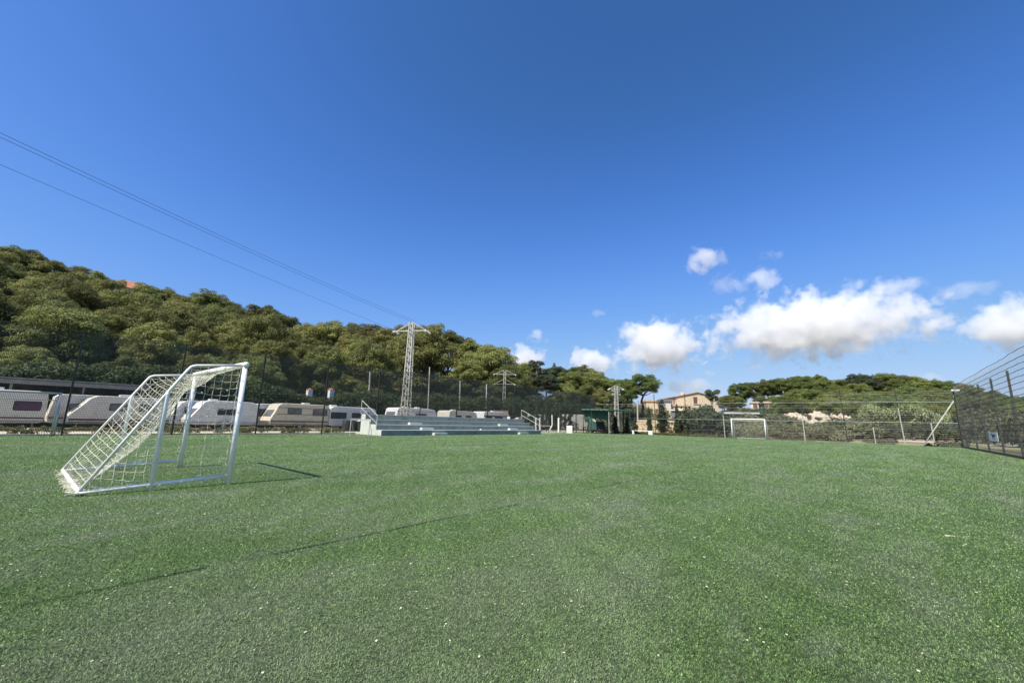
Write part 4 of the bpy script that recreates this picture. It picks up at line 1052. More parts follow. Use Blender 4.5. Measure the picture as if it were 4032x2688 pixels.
# ------------------------------------------------------------------ vegetation
LMK = [(90, 'frame left edge'), (200, 'the teal hut'), (320, 'the shed roof'), (430, 'the slanting caravan'), (540, 'the goal back'), (640, 'the goal slope'), (750, 'the goal crossbar'), (860, 'the goal mouth'), (960, 'the goal post'), (1050, 'the goal shadow'), (1130, 'the cream caravan'), (1200, 'the cream caravan\'s middle'), (1330, 'the white pillars'),
       (1420, 'the practice goal'), (1500, 'the wooden stake'), (1580, 'the pylon\'s left'), (1660, 'the tall pylon'), (1740, 'the thin mast'), (1830, 'the knobbly stake'), (1900, 'the bleachers\' right half'), (1960, 'the thatched hut'), (2060, 'the slim pylon'), (2200, 'the concrete posts'), (2320, 'the white van'), (2480, 'the green canopy'),
       (2640, 'the flat grey roof'), (2830, 'the stone farmhouse'), (2960, 'the sheet shed'), (3060, 'the distant goal'), (3200, 'the pale rocks'), (3330, 'the last rocks'), (3480, 'the cane thicket'), (3640, 'the olive row'), (3800, 'the corner post'), (9999, 'the right netting')]
ORD = ['first', 'second', 'third', 'fourth', 'fifth', 'sixth', 'seventh', 'eighth', 'ninth', 'tenth', 'eleventh', 'twelfth']
NUM = ['', 'one', 'two', 'three', 'four', 'five', 'six', 'seven', 'eight', 'nine', 'ten', 'eleven', 'twelve']
def lm(px): return next(i for i, (a, _) in enumerate(LMK) if px < a)
def label_rows(items, noun, side):
    """items: (obj, px, rowname) -> a label that singles each out"""
    bins = {}
    for o, px, row in items: bins.setdefault((lm(px), row), []).append((px, o))
    for (l, row), L in bins.items():
        L.sort(key=lambda t: t[0]); n = len(L)
        for i, (px, o) in enumerate(L):
            o['label'] = (f'only {row} {noun} of {side} above {LMK[l][1]}' if n == 1 else f'{ORD[min(i, 11)]} from left of {NUM[min(n, 12)]} {row} {noun}s, {side}, above {LMK[l][1]}')
rnd = random.Random(21)
placed = []; items = []
def ok(x, y, r):
    return all((x-a)**2+(y-b)**2 > ((r+c)*.86)**2 for a, b, c in placed)
# skyline trees of the left hill: tops follow the photographed ridge
SKT = [(20, 562), (70, 575), (128, 594), (180, 612), (222, 622), (262, 628), (340, 648), (382, 660), (425, 676), (484, 664), (540, 697), (585, 699), (622, 701), (660, 722), (715, 741), (762, 739), (815, 745), (855, 741), (900, 744), (945, 740),
       (988, 741), (1035, 757), (1078, 776), (1108, 790), (1138, 790), (1180, 826), (1205, 832)]
for i, (px, py) in enumerate(SKT):
    if px == 262: py = 640; px = 256
    px *= 12/7; py *= 12/7; az, el = az_el(px, py); R, Fd, h = ctl(az)
    Rr = R*rnd.uniform(.93, 1.02); p = atd(px, py, Rr); z = terrain(p[0], p[1]); hh_ = max(4.5, p[2]-z+.2)
    h2 = min(hh_, h*1.35); zb = p[2]-h2+.2
    o = plant('pine', p[0], p[1], min(z, zb+.8)-.1 if zb < z+3 else zb, h2, 'x', 'pine tree', 'pines covering the left hillside', rnd.uniform(.9, 1.25))
    placed.append((p[0], p[1], 3.4)); items.append((o, px, 'ridge'))
tries = 0
while tries < 9000 and len(items) < 262:
    tries += 1
    px = rnd.uniform(-260, 2080); az, _ = az_el(px, 1500); R, Fd, h = ctl(az)
    f0 = 14 if px > 1050 else 5
    r = Fd+f0+(R-Fd-f0)*rnd.random()**.85
    x = -math.sin(math.radians(az))*r; y = math.cos(math.radians(az))*r; z = terrain(x, y)
    hh_ = h*rnd.uniform(.7, 1.12)
    if r < Fd+12: hh_ *= .72
    el = math.degrees(math.atan2(z+hh_-H_, r))
    if el > sky_el(az)-.35: hh_ = r*math.tan(math.radians(sky_el(az)-.5))+H_-z
    if 465 < px < 575 and r > R*.55: hh_ = min(hh_, r*math.tan(math.radians(az_el(px, 1150)[1]))+H_-z)
    if hh_ < 3.2 or not ok(x, y, hh_*.40): continue
    row = 'upper' if (r-Fd)/(R-Fd) > .66 else 'middle' if (r-Fd)/(R-Fd) > .33 else 'lower'
    o = plant('pine', x, y, z-.1, hh_, 'x', 'pine tree', 'pines covering the left hillside', rnd.uniform(.92, 1.25), rnd)
    placed.append((x, y, hh_*.40)); items.append((o, proj((x, y, z+hh_*.6))[0], row))
label_rows(items, 'pine', 'left hill')
print('left pines', len(items))

# middle wood, px 2080..2580
mid = [('gum', 2118, 1418, 88, 'dark gum tree with a ragged open top standing above the hedge', 8.5), ('darkpine', 2190, 1432, 92, 'dark rounded tree right of the ragged gum tree', 9), ('cypress', 2183, 1428, 97, 'dark cypress tip poking above the middle wood', 7),
       ('pineR', 2245, 1450, 90, 'grey green tree in the middle wood before the bright pine', 8), ('darkpine', 2150, 1465, 84, 'low dark tree left in the middle wood', 7), ('pine', 2285, 1428, 96, 'tall pale green pine above the left end of the canopy', 9), ('pine', 2335, 1452, 92, 'rounded pine just right of the tall pale green one', 8),
       ('darkpine', 2362, 1470, 98, 'small bluish tree above the middle of the canopy', 7.5), ('dome', 2400, 1483, 92, 'bright green umbrella pine above the canopy roof', 8), ('umbrella', 2460, 1485, 95, 'bright umbrella pine just left of the lone pine', 8), ('pine', 2215, 1500, 84, 'brownish pine low in the middle wood', 6.5), ('pine', 2310, 1505, 84, 'olive green pine low behind the canopy roof', 6.5),
       ('pine', 2065, 1470, 84, 'low pine left of the ragged gum tree', 6), ('pineR', 2440, 1520, 84, 'low pine behind the short pylon', 6), ('pine', 2370, 1530, 80, 'low brownish pine left of the short pylon', 5)]
for key, px, py, D, lab, h in mid:
    p = atd(px, py, D); plant(key, p[0], p[1], p[2]-h-.05, h, lab, 'tree' if key != 'cypress' else 'cypress', None, 1.15 if key != 'cypress' else 1, rnd)
# lone pine with leaning crown
p = atd(2525, 1466, 90)
plant('dome', p[0], p[1], p[2]-8.3, 8.3, 'lone rounded pine with a bare dark trunk left of the buildings', 'pine tree', None, 1.3, rnd)
p = atd(2478, 1500, 88); plant('umbrella', p[0], p[1], p[2]-6.5, 6.5, 'lower pine crown touching the lone rounded pine', 'pine tree', None, 1.1, rnd)

# right hill
RT = [(1635, 892, 'gum', 120, 7), (1672, 905, 'umbrella', 130, 6), (1697, 876, 'dome', 140, 9), (1728, 874, 'dome', 142, 9), (1762, 871, 'umbrella', 145, 9), (1792, 865, 'dome', 145, 9.5), (1825, 861, 'umbrella', 148, 9.5), (1852, 860, 'dome', 150, 9.5), (1880, 859, 'umbrella', 150, 9),
      (1905, 874, 'pineR', 150, 8), (1935, 866, 'pineR', 150, 9), (1970, 854, 'darkpine', 150, 10), (1998, 857, 'darkpine', 150, 9), (2028, 853, 'pineR', 150, 9), (2062, 856, 'pineR', 150, 9), (2092, 861, 'pineR', 150, 9), (2125, 865, 'pineR', 150, 9), (2158, 869, 'pineR', 150, 9), (2190, 874, 'pineR', 150, 9), (2225, 884, 'pineR', 150, 9), (2265, 892, 'pineR', 150, 9), (2300, 900, 'pineR', 150, 9), (2340, 905, 'pineR', 150, 9)]
items = []
for px, py, key, D, h in RT:
    px *= 12/7; py *= 12/7; p = atd(px, py, D)
    o = plant(key, p[0], p[1], p[2]-h-.02, h, 'x', 'pine tree', 'pines on the right hill', 1.12, rnd); items.append((o, px, 'ridge')); placed.append((p[0], p[1], 3.5))
tries = 0; n0 = len(items)
while tries < 5000 and len(items) < n0+85:
    tries += 1; px = rnd.uniform(2850, 4250); D = rnd.uniform(102, 147); p = atd(px, 1600, D); z = terrain(p[0], p[1])
    az, _ = az_el(px, 1500); hh_ = rnd.uniform(5.5, 8)
    if px < 3080 and D < 134: continue
    if math.degrees(math.atan2(z+hh_-H_, D)) > sky_el(az)-.5: hh_ = D*math.tan(math.radians(sky_el(az)-.6))+H_-z
    if px < 3120: hh_ = min(hh_, atd(px, 1552, D)[2]-z)
    if hh_ < 3 or not ok(p[0], p[1], hh_*.36): continue
    o = plant('pineR', p[0], p[1], z-.2, hh_, 'x', 'pine tree', 'pines on the right hill', rnd.uniform(1, 1.3), rnd); placed.append((p[0], p[1], hh_*.36))
    items.append((o, px, 'upper' if D > 124 else 'lower'))
label_rows(items, 'pine', 'right hill')

# cypresses, slim trees
for px, py, D, w, lab in ((2553, 1600, 57, .8, 'small dark cypress right of the canopy bench'), (2606, 1572, 57, 1.3, 'broadest dark cypress in front of the flat roofed house'), (2664, 1590, 57, .85, 'pointed dark cypress right of the broadest one'), (2420, 1632, 55, 1.2, 'dark cypress behind the canopy\'s front pole'),
                      (2468, 1640, 55, 1.2, 'dark cypress behind the canopy\'s middle pole'), (2500, 1640, 55, 1.3, 'dark cypress at the right corner of the canopy')):
    p = atd(px, py, D); plant('cypress', p[0], p[1], -.02, p[2], lab, 'cypress', 'young cypresses behind the far fence', w, rnd)
sl = [2030, 2052, 2072, 2090, 2112, 2134, 2152, 2178, 2190, 2206, 2226, 2246]
for i, px in enumerate(sl):
    py = 1575+rnd.uniform(-12, 35)+(18 if px > 2210 else 0); D = rnd.uniform(52, 56); p = atd(px, py, D)
    plant('slim', p[0], p[1], -.02, p[2], f'{ORD[i] if i < 12 else ("thirteenth" if i == 12 else "fourteenth")} from left of the slim young trees between bleachers and canopy', 'young tree', 'slim young trees behind the left corner', rnd.uniform(1.2, 1.7), rnd)
# big dark shrub masses behind the far fence
sh_ = [('darkbush', 2755, 1600, 57, 'tall dark shrub before the farmhouse, left of the pair'), ('darkbush', 2808, 1598, 57, 'tall dark shrub before the farmhouse, right of the pair'), ('bush', 2700, 1640, 60, 'grey green shrub between the pointed cypress and the dark shrubs'), ('darkbush', 2848, 1622, 58, 'dark shrub behind the leaning stake'), ('bush', 2720, 1675, 56, 'low grey shrub under the tall dark pair')]
for k, px, py, D, lab in sh_:
    p = atd(px, py, D); plant(k, p[0], p[1], -.05, (p[2]+.1)*(1.22 if k == 'darkbush' else 1), lab, 'shrub', None, .9, rnd)
# shrubs on the flat ground up to the right hill
items = []
for i in range(46):
    px = rnd.uniform(2860, 3420) if i < 32 else rnd.uniform(2560, 2900); D = rnd.uniform(70, 100); py = rnd.uniform(1610, 1650)
    if 3080 < px < 3310: py = rnd.uniform(1648, 1662); D = min(D, 84)
    p = atd(px, py, D); z = terrain(p[0], p[1]); o = plant('bush', p[0], p[1], z-.1, max(1.2, p[2]-z), 'x', 'shrub', 'shrubs on the flat ground behind the far fence', rnd.uniform(1.0, 1.6), rnd)
    items.append((o, px, 'nearer' if D < 85 else 'farther'))
bins = {}
for o, px, row in items: bins.setdefault((lm(px), row), []).append((px, o))
for (l, row), L in bins.items():
    L.sort(key=lambda t: t[0]); n = len(L)
    for i, (px, o) in enumerate(L): o['label'] = f'{ORD[min(i, 11)]} from left of {NUM[min(n, 12)]} green {row} shrubs below {LMK[l][1]}' if n > 1 else f'only green {row} shrub below {LMK[l][1]}'
for i in range(9):
    px = 2925+i*19; p = atd(px, 1594+(i % 3)*2, 123); z = terrain(p[0], p[1])
    plant('hedgebush', p[0], p[1], z-.3, max(1.5, p[2]-z+.4), f'{ORD[i]} dark bush from the left in the row below the cream villas', 'shrub', 'dark bushes below the cream villas', .8, rnd)
# dry brown brush just behind the far fence
rb = np.random.default_rng(4); pf = []
for i in range(330):
    px = rb.uniform(2820, 3345); D = rb.uniform(55, 63); p = atd(px, 1700, D); h = .9+.75*rb.random()
    if px > 3280: h *= .6
    z = rb.random()*h; pf.append((p[0], p[1], z+.1, .42, .36))
q = leaves(pf, 110, .09, 5, hang=True)
tag(leafmesh('dry_brush', q, M['brush']), 'long thicket of dry brown brush behind the distant goal', 'brush', kind='stuff')
pf = []
for i in range(90):
    px = rb.choice([rb.uniform(3400, 3520), rb.uniform(3690, 3800)]); D = rb.uniform(52, 58); p = atd(px, 1700, D)
    pf.append((p[0], p[1], rb.random()*.22, .3, .18))
tag(leafmesh('low_brush', leaves(pf, 60, .07, 6, hang=True), M['brush']), 'low brown brush along the foot of the far fence before the olives', 'brush', kind='stuff')
# olive grove
items = []
for i in range(13):
    px = 3345+i*41+rnd.uniform(-8, 8); D = rnd.uniform(79, 84); p = atd(px, 1668+rnd.uniform(-3, 4), D)
    o = plant('olive', p[0], p[1], -.03, p[2]+.05, 'x', 'olive tree', 'olive trees in a row behind the far fence', rnd.uniform(1.1, 1.35), rnd); items.append((px, o))
for i, (px, o) in enumerate(items): o['label'] = f'{ORD[i] if i < 12 else "thirteenth"} olive tree from the left in the row before the cane thicket'
for i in range(12):
    px = 3340+i*48+rnd.uniform(-8, 8); p = atd(px, 1664+rnd.uniform(-3, 4), 91)
    plant('olive', p[0], p[1], -.03, p[2]+.05, f'{ORD[i]} olive tree from the left in the rear row behind the first', 'olive tree', 'olive trees in the rear row', 1.25, rnd)
mb = MB(); a, b, c, d = atd(3250, 1700, 72), atd(4300, 1700, 66), atd(4300, 1700, 100), atd(3250, 1700, 100)
mb.add([(v[0], v[1], -.045+.02) for v in (a, b, c, d)], [(0, 1, 2, 3)]); tag(mb.build('orchard_soil', M['orchard']), kind='structure')
mb = MB(); a, b, c, d = atd(3250, 1700, 50.9/.98), atd(4300, 1700, 52), atd(4300, 1700, 64), atd(3250, 1700, 70)
mb.add([(-4.5, YF+.3, -.04), (25, YF+.3, -.04), (30, 66, -.04), (-6, 66, -.04)], [(0, 1, 2, 3)]); tag(mb.build('dry_meadow', M['meadow']), kind='structure')
# cane thicket
pf = []
for i in range(520):
    px = rb.uniform(3360, 3745); D = rb.uniform(94, 101); p = atd(px, 1700, D); env = 4.3+.6*math.sin(px*.03)+.5*math.sin(px*.011+1)
    if px < 3420: env *= (px-3330)/90
    pf.append((p[0], p[1], rb.random()**.7*env, .5, .85))
tag(leafmesh('cane_thicket', leaves(pf, 85, .26, 8, aspect=.22, hang=True), M['reed']), 'pale tall cane thicket behind the olive trees', 'cane', kind='stuff')
# scrub behind right netting
pf = []
for i in range(300):
    px = rb.uniform(3800, 4900); D = rb.uniform(60, 90); p = atd(px, 1700, D)
    if p[0] < XR+3: continue
    pf.append((p[0], p[1], rb.random()*3.4, .8, .7))
tag(leafmesh('scrub', leaves(pf, 130, .17, 9, hang=True), M['brush']), 'mixed dry scrub behind the right netting fence', 'scrub', kind='stuff')
# rocky bank and boulders
from mathutils import noise as mn
ca = atd(3215, 1640, 93); u = Vector((math.cos(PH+.0), math.sin(PH), 0)); w_ = Vector((-u.y, u.x, 0)); cc = Vector((ca[0], ca[1], 0))
vs = []; fs = []; nu, nv = 90, 26
for j in range(nv+1):
    for i in range(nu+1):
        a = (i/nu-.5)*19; b = (j/nv-.5)*9
        prof = max(0, 1-abs(a/9.5)**6)*math.exp(-((b-1.0)/2.6)**2)
        n1 = mn.fractal(Vector((a*.35, b*.35, 3)), .8, 2.1, 5); n2 = mn.fractal(Vector((a*1.3, b*1.3, 7)), .7, 2.1, 4)
        hgt = prof*(4.1-.02*(a+8)+1.2*n1)+prof*.55*round(n2*3)/3-.25
        v = cc+u*a+w_*b; vs.append((v.x, v.y, hgt))
for j in range(nv):
    for i in range(nu): a = j*(nu+1)+i; fs.append((a, a+1, a+nu+2, a+nu+1))
tag(MB().add(vs, fs).build('rocky_bank', M['rock']), 'pale eroded rocky bank right of the distant goal', 'bank')
for i, (a, b) in enumerate(((-6.5, .2), (-1.5, .8), (.5, .1), (3.2, 1.0), (6.8, .4))):
    v = cc+u*a+w_*b; plant('bush', v.x, v.y, 2.9-.1*i, .9+.25*(i % 2), f'{ORD[i]} low bush from the left growing on the pale rocky bank', 'shrub', 'bushes on the rocky bank', 1.4, rnd)
rnd2 = random.Random(31); names = ['first', 'second', 'third', 'fourth', 'fifth', 'sixth', 'seventh', 'eighth', 'ninth']
import bmesh
for i in range(9):
    px = 3100+i*24+rnd2.uniform(-5, 5); D = 88+rnd2.uniform(-1, 1); p = atd(px, 1700, D); r = rnd2.uniform(.45, .9)
    bm = bmesh.new(); bmesh.ops.create_icosphere(bm, subdivisions=3, radius=r)
    for v in bm.verts:
        v.co *= 1+.45*mn.fractal(v.co*1.4/r+Vector((i*7, 0, 0)), .8, 2.1, 4); v.co.z *= .7; v.co.x *= 1.3
    me = bpy.data.meshes.new('rock'); bm.to_mesh(me); bm.free(); me.materials.append(M['rock'])
    o = bpy.data.objects.new('rock', me); COL.objects.link(o); o.location = (p[0], p[1], .9+rnd2.uniform(0, .5)); o.rotation_euler.z = rnd2.uniform(0, 3)
    tag(o, f'{names[i]} boulder from the left at the foot of the pale rocky bank', 'rock', 'boulders at the foot of the rocky bank')
# hedge behind the caravans and sheds
hp = []
rh = np.random.default_rng(11)
def hz_top(px): return float(np.interp(px, [0, 150, 300, 700, 1000, 1180, 1205, 1325, 1350, 1700, 1900, 2100, 2350], [1445, 1440, 1440, 1450, 1505, 1540, 1568, 1572, 1540, 1550, 1562, 1560, 1600]))
for i in range(2100):
    px = rh.uniform(-260, 2330); az, _ = az_el(px, 1500); D = ctl(az)[1]*rh.uniform(.985, 1.06); p = atd(px, hz_top(px)+rh.uniform(-8, 16), D); z0 = terrain(p[0], p[1])
    f = rh.random()**.6; hp.append((p[0], p[1], z0+(p[2]-z0)*f-.3, rh.uniform(.5, .95), rh.uniform(.4, .7)))
q = leaves(hp, 120, .13, 12, aspect=.4)
tag(leafmesh('hedge', q, M['hedge']), 'long dark green hedge running behind the caravans at the foot of the hill', 'hedge', kind='stuff')
# undergrowth on the hill
up = []
for i in range(2600):
    px = rh.uniform(-260, 2560); az, _ = az_el(px, 1500); R, Fd, h = ctl(az); r = rh.uniform(Fd, R); x = -math.sin(math.radians(az))*r; y = math.cos(math.radians(az))*r
    up.append((x, y, terrain(x, y)+rh.random()*1.2, rh.uniform(.8, 1.5), rh.uniform(.5, 1.0)))
tag(leafmesh('undergrowth', leaves(up, 105, .14, 13, aspect=.35), M['shrub']), 'undergrowth of low shrubs covering the left hill beneath the pines', 'undergrowth', kind='stuff')
# flat ground scrub between far fence and buildings
up = []
for i in range(500):
    px = rh.uniform(2330, 3100); D = rh.uniform(66, 118); p = atd(px, 1700, D); z = terrain(p[0], p[1])
    up.append((p[0], p[1], z+rh.random()*1.0, rh.uniform(.7, 1.3), rh.uniform(.5, .9)))
for i in range(330):
    px = rh.uniform(3050, 4300); D = rh.uniform(101, 140); p = atd(px, 1700, D); z = terrain(p[0], p[1])
    up.append((p[0], p[1], z+rh.random()*1.0, rh.uniform(.7, 1.3), rh.uniform(.5, .9)))
tag(leafmesh('scrub', leaves(up, 70, .16, 14), M['olive']), 'low olive green scrub on the flat ground before the buildings', 'scrub', kind='stuff')
# weeds at the fence feet
up = []
for i in range(520):
    y = rh.uniform(-6, 15.6); clump = math.sin(y*2.3)+math.sin(y*5.1)
    if clump < rh.uniform(-1, 1): continue
    up.append((XL-rh.uniform(.22, .5), y, .05+rh.random()*.1, .12, .12))
for i in range(300):
    up.append((-34.4+rh.uniform(-.5, .5), rh.uniform(-6, 23), .02+rh.random()*.12, .2, .12))
for i in range(260):
    up.append((rh.uniform(XL, -14), YF+rh.uniform(.1, 1.0), .04+rh.random()*.12, .2, .16))
tag(leafmesh('weeds', leaves(up, 34, .075, 15, hang=True, aspect=.25), M['weed']), 'straggling weeds at the foot of the fences and caravans', 'weeds', kind='stuff')
# real pile fibres where the turf is seen from close by
g = np.random.default_rng(3); nb = 860000
rad = 1.25*np.exp(3.95*g.random(nb)); th = math.pi/2+PH+g.uniform(-1.0, 1.0, nb)
bx_ = rad*np.cos(th); by_ = rad*np.sin(th)
ln = .011*(1+.11*np.minimum(rad, 14))*g.uniform(.6, 1.4, nb); wd = .0021*(1+.24*rad)*g.uniform(.7, 1.3, nb)
fld = .9*np.sin(bx_*3.1+np.sin(by_*2.3)*1.7)+1.1*np.sin(by_*9.0+bx_*7)+g.normal(0, 1.9, nb)
hx = np.cos(fld); hy = np.sin(fld); ti = g.uniform(.45, 1.25, nb)
p0 = np.stack([bx_, by_, np.full(nb, -.001)], 1); top = p0+np.stack([hx*np.sin(ti)*ln, hy*np.sin(ti)*ln, np.cos(ti)*ln], 1)
mid = p0+(top-p0)*.55+np.stack([0*hx, 0*hy, ln*.12], 1); sd = np.stack([-hy, hx, 0*hx], 1)*wd[:, None]
q = np.stack([p0, mid+sd*.5, top, mid-sd*.5], 1).reshape(-1, 3)
keep = (bx_ > XL+.3) & (bx_ < XR-.3) & (by_ < YF-.3); q = q.reshape(-1, 4, 3)[keep].reshape(-1, 3)
tag(leafmesh('turf_pile', q, M['pile']), 'curled green fibres of the artificial turf near the camera', 'turf pile', kind='stuff')
# pale chips scattered over the turf
m = MB(); rr = random.Random(77)
n = 0
while n < 6000:
    x = rr.uniform(-14, 5); y = rr.uniform(-4, 26)
    if rr.random() > 1.6/(1+math.hypot(x, y)*.30): continue
    if rr.random() < .35: x += rr.gauss(0, .05)
    l = rr.choice((.004, .005, .006, .008, .012)) * rr.uniform(.7, 1.3)*(1+.05*math.hypot(x, y)); w = l*rr.uniform(.25, .7)
    m.box((x, y, .006), (l, w, .004), rr.uniform(0, 3.1)); n += 1
for x, y, l, a in (gr(3740, 2110)[:2]+(.09, .5),): m.box((x, y, .005), (l, .012, .008), a)
tag(m.build('wood_chips', M['chip']), 'pale wood chips scattered over the artificial turf', 'debris', kind='stuff')

# unused prototypes away
for k, L in PROTO.items():
    for r, h, used in L:
        if not used:
            for c in list(r.children): bpy.data.objects.remove(c)
            bpy.data.objects.remove(r)
for o in bpy.data.objects:
    if '_o' in o: del o['_o']

# ------------------------------------------------------------------ clouds
def cloudmat(name, dens, scale, thr, R):
    m = bpy.data.materials.new(name); m.use_nodes = True; t = m.node_tree
    t.nodes.remove(t.nodes['Principled BSDF'])
    L = t.links.new; v = N(t, 'ShaderNodeVolumePrincipled'); v.inputs['Color'].default_value = (1, 1, 1, 1); v.inputs['Anisotropy'].default_value = .1
    v.inputs['Density'].default_value = 0
    co = N(t, 'ShaderNodeTexCoord'); ln = N(t, 'ShaderNodeVectorMath', operation='LENGTH'); L(co.outputs['Object'], ln.inputs[0])
    oi = N(t, 'ShaderNodeObjectInfo'); sv = N(t, 'ShaderNodeVectorMath', operation='ADD'); L(oi.outputs['Location'], sv.inputs[1])
    geo = N(t, 'ShaderNodeNewGeometry'); L(geo.outputs['Position'], sv.inputs[0])
    n1 = N(t, 'ShaderNodeTexNoise'); n1.inputs['Scale'].default_value = scale; n1.inputs['Detail'].default_value = 6; n1.inputs['Roughness'].default_value = .62; L(sv.outputs[0], n1.inputs['Vector'])
    # density = clamp((noise*1.0 + (1-len)*k - thr)*gain)
    inv = N(t, 'ShaderNodeMath', operation='MULTIPLY_ADD'); inv.inputs[1].default_value = -1.0; inv.inputs[2].default_value = 1.0; L(ln.outputs['Value'], inv.inputs[0])
    a = N(t, 'ShaderNodeMath', operation='MULTIPLY_ADD'); a.inputs[1].default_value = .75; L(inv.outputs[0], a.inputs[0])
    nn = N(t, 'ShaderNodeMath', operation='MULTIPLY'); nn.inputs[1].default_value = 1.9; L(n1.outputs['Fac'], nn.inputs[0]); L(nn.outputs[0], a.inputs[2])
    b = N(t, 'ShaderNodeMath', operation='SUBTRACT'); b.inputs[1].default_value = thr; L(a.outputs[0], b.inputs[0])
    c = N(t, 'ShaderNodeMath', operation='MULTIPLY', use_clamp=True); c.inputs[1].default_value = 5.0; L(b.outputs[0], c.inputs[0])
    d = N(t, 'ShaderNodeMath', operation='MULTIPLY'); d.inputs[1].default_value = dens; L(c.outputs[0], d.inputs[0])
    L(d.outputs[0], v.inputs['Density']); L(v.outputs[0], t.nodes['Material Output'].inputs['Volume'])
    return m
CM = {'thick': cloudmat('thick_cloud', .018, .0125, 1.22, 1), 'soft': cloudmat('soft_cloud', .010, .013, 1.2, 1), 'wisp': cloudmat('wispy_cloud', .005, .014, 1.25, 1)}
CL = [  # px, py, half width, half height (photo px), kind, label
    (3190, 1285, 480, 150, 'thick', 'largest long cloud with a ragged edge at the right of the sky'),
    (2590, 1365, 195, 115, 'thick', 'bright heaped cloud above the farmhouse'),
    (4010, 1280, 230, 120, 'thick', 'bright cloud cut off at the right edge'),
    (2065, 1415, 110, 62, 'thick', 'bright cloud low behind the left hill ridge'),
    (2320, 1425, 140, 60, 'thick', 'flat cloud above the middle wood'),
    (2775, 1022, 85, 58, 'soft', 'small round cloud highest at the left'),
    (3015, 1098, 80, 52, 'soft', 'small round cloud just right of the highest one'),
    (2870, 1112, 110, 42, 'wisp', 'thin wisp between the two small round clouds'),
    (3035, 1002, 60, 34, 'wisp', 'faint wisp above the small round clouds'),
    (3510, 1135, 115, 50, 'soft', 'feathery cloud above the right end of the largest cloud'),
    (3790, 1150, 130, 50, 'wisp', 'thin streak of cloud at the upper right'),
    (2115, 1322, 52, 32, 'soft', 'tiny cloud right of the left hill'),
    (2700, 1520, 170, 36, 'soft', 'low flat cloud just above the farmhouse roof'),
    (2975, 1444, 55, 16, 'soft', 'tiny flat cloud under the largest cloud'),
    (2790, 1470, 40, 14, 'wisp', 'tiny faint cloud right above the gable'),
    (3690, 1275, 90, 36, 'soft', 'small ragged cloud detached right of the largest one'),
    (3590, 1487, 120, 24, 'soft', 'low cloud peeking over the right hill'),
    (2360, 1232, 40, 18, 'wisp', 'faint speck of cloud in the middle sky'),
]
for px, py, hw, hh_, kind, lab in CL:
    D = 2400.; d = Vector(ray(px, py)); sc = D/ d.length; c = Vector((d.x, d.y, d.z))*sc+Vector((0, 0, H_))
    fwd = Vector((-math.sin(PH)*math.cos(P_), math.cos(PH)*math.cos(P_), math.sin(P_))); depth = (c-Vector((0, 0, H_))).dot(fwd)
    ca = (c-Vector((0, 0, H_))).normalized().dot(fwd)
    a = hw/F_*depth*(.5+.5*ca)*1.12; b = hh_/F_*depth*1.15
    bm = bmesh.new(); bmesh.ops.create_icosphere(bm, subdivisions=3, radius=1.0)
    me = bpy.data.meshes.new('cloud'); bm.to_mesh(me); bm.free(); me.materials.append(CM[kind])
    o = bpy.data.objects.new('cloud', me); COL.objects.link(o); o.location = c
    o.scale = (a, min(a, b*1.6), b); o.rotation_euler.z = math.atan2(d.y, d.x)-PI/2
    tag(o, lab, 'cloud', 'white clouds low in the sky')

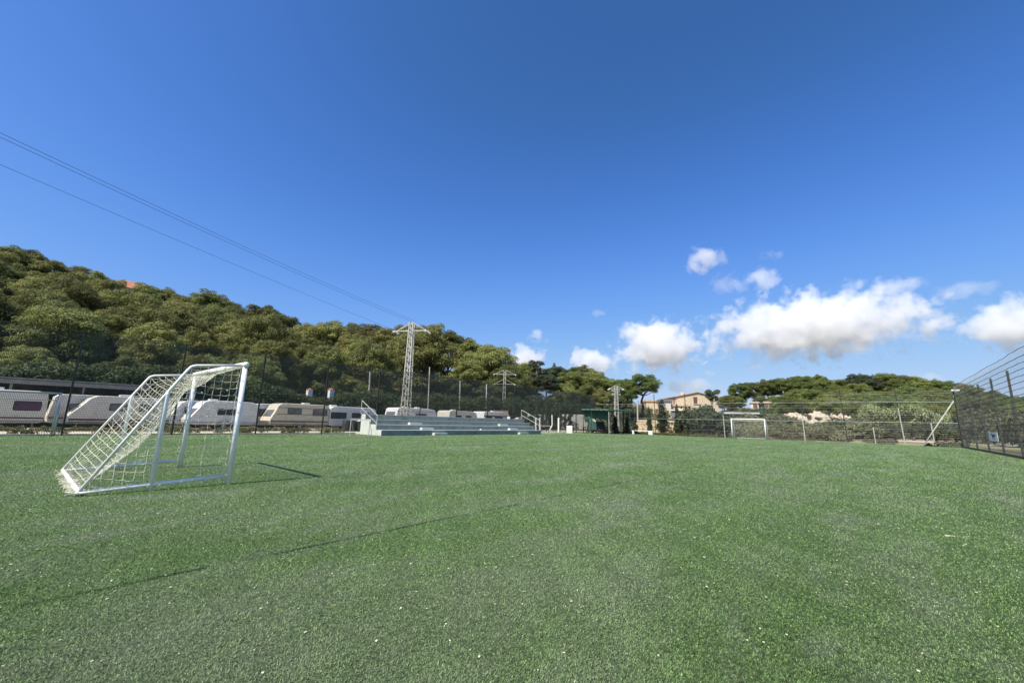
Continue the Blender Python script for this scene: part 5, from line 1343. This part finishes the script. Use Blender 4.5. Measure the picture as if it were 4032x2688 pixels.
# ------------------------------------------------------------------ light, sky, camera
EL = math.radians(52.4)
sun = bpy.data.lights.new('sun', 'SUN'); sun.energy = 4.7; sun.angle = math.radians(.53); sun.color = (1, .955, .88)
so = bpy.data.objects.new('sun', sun); COL.objects.link(so)
dirv = Vector((0, math.cos(EL), -math.sin(EL))); so.rotation_euler = dirv.to_track_quat('-Z', 'Y').to_euler()
W = bpy.data.worlds.new('World'); S.world = W; W.use_nodes = True; t = W.node_tree; bg = t.nodes['Background']
st = N(t, 'ShaderNodeTexSky', sky_type='NISHITA'); st.sun_disc = False; st.sun_elevation = EL; st.sun_rotation = PI
st.air_density = 1.0; st.dust_density = 1.0; st.ozone_density = 2.5; st.altitude = 50
tn = mixc(t, 1., st.outputs[0], (.0987, .1319, .1795), 'MULTIPLY'); gm = N(t, 'ShaderNodeGamma'); gm.inputs[1].default_value = 1.2
t.links.new(tn, gm.inputs[0]); k_s = .2121/1.6
cin = mixc(t, 1., gm.outputs[0], (6.13*k_s, 5.66*k_s, 5.0*k_s), 'MULTIPLY')
cv = N(t, 'ShaderNodeRGBCurve'); cv.mapping.use_clip = False; t.links.new(cin, cv.inputs['Color'])
for ch, pts in ((0, ((.061, .045), (.082, .068), (.153, .156), (.381, .385))), (1, ((.145, .141), (.202, .209), (.366, .371), (.768, .60))), (2, ((.397, .413), (.521, .61), (.82, .86), (1.2, .90)))):
    c_ = cv.mapping.curves[ch]; c_.points[1].location = (1, (1.1, .82, .96)[ch]/1.6)
    for a_, b_ in pts: c_.points.new(a_/1.6, b_/1.6)
cv.mapping.update()
t.links.new(mixc(t, 1., cv.outputs[0], (1/k_s, 1/k_s, 1/k_s), 'MULTIPLY'), bg.inputs[0]); bg.inputs[1].default_value = .15
cam = bpy.data.cameras.new('camera'); co = bpy.data.objects.new('camera', cam); COL.objects.link(co); S.camera = co
cam.sensor_width = 36; cam.lens = F_/4032*36; cam.clip_end = 8000; cam.clip_start = .05
fwd = Vector((-math.sin(PH)*math.cos(P_), math.cos(PH)*math.cos(P_), math.sin(P_)))
right0 = Vector((math.cos(PH), math.sin(PH), 0)); up0 = right0.cross(fwd)
right = right0*math.cos(R_)+up0*math.sin(R_); up = up0*math.cos(R_)-right0*math.sin(R_)
co.matrix_world = Matrix((( right.x, up.x, -fwd.x, 0), (right.y, up.y, -fwd.y, 0), (right.z, up.z, -fwd.z, H_), (0, 0, 0, 1)))
S.view_settings.view_transform = 'Standard'; S.view_settings.look = 'None'; S.view_settings.exposure = .5; S.view_settings.gamma = 1
S.cycles.volume_bounces = 8; S.cycles.volume_step_rate = .6; S.cycles.volume_max_steps = 256; S.cycles.max_bounces = 14; S.cycles.diffuse_bounces = 4; S.cycles.glossy_bounces = 4
S.cycles.transparent_max_bounces = 16
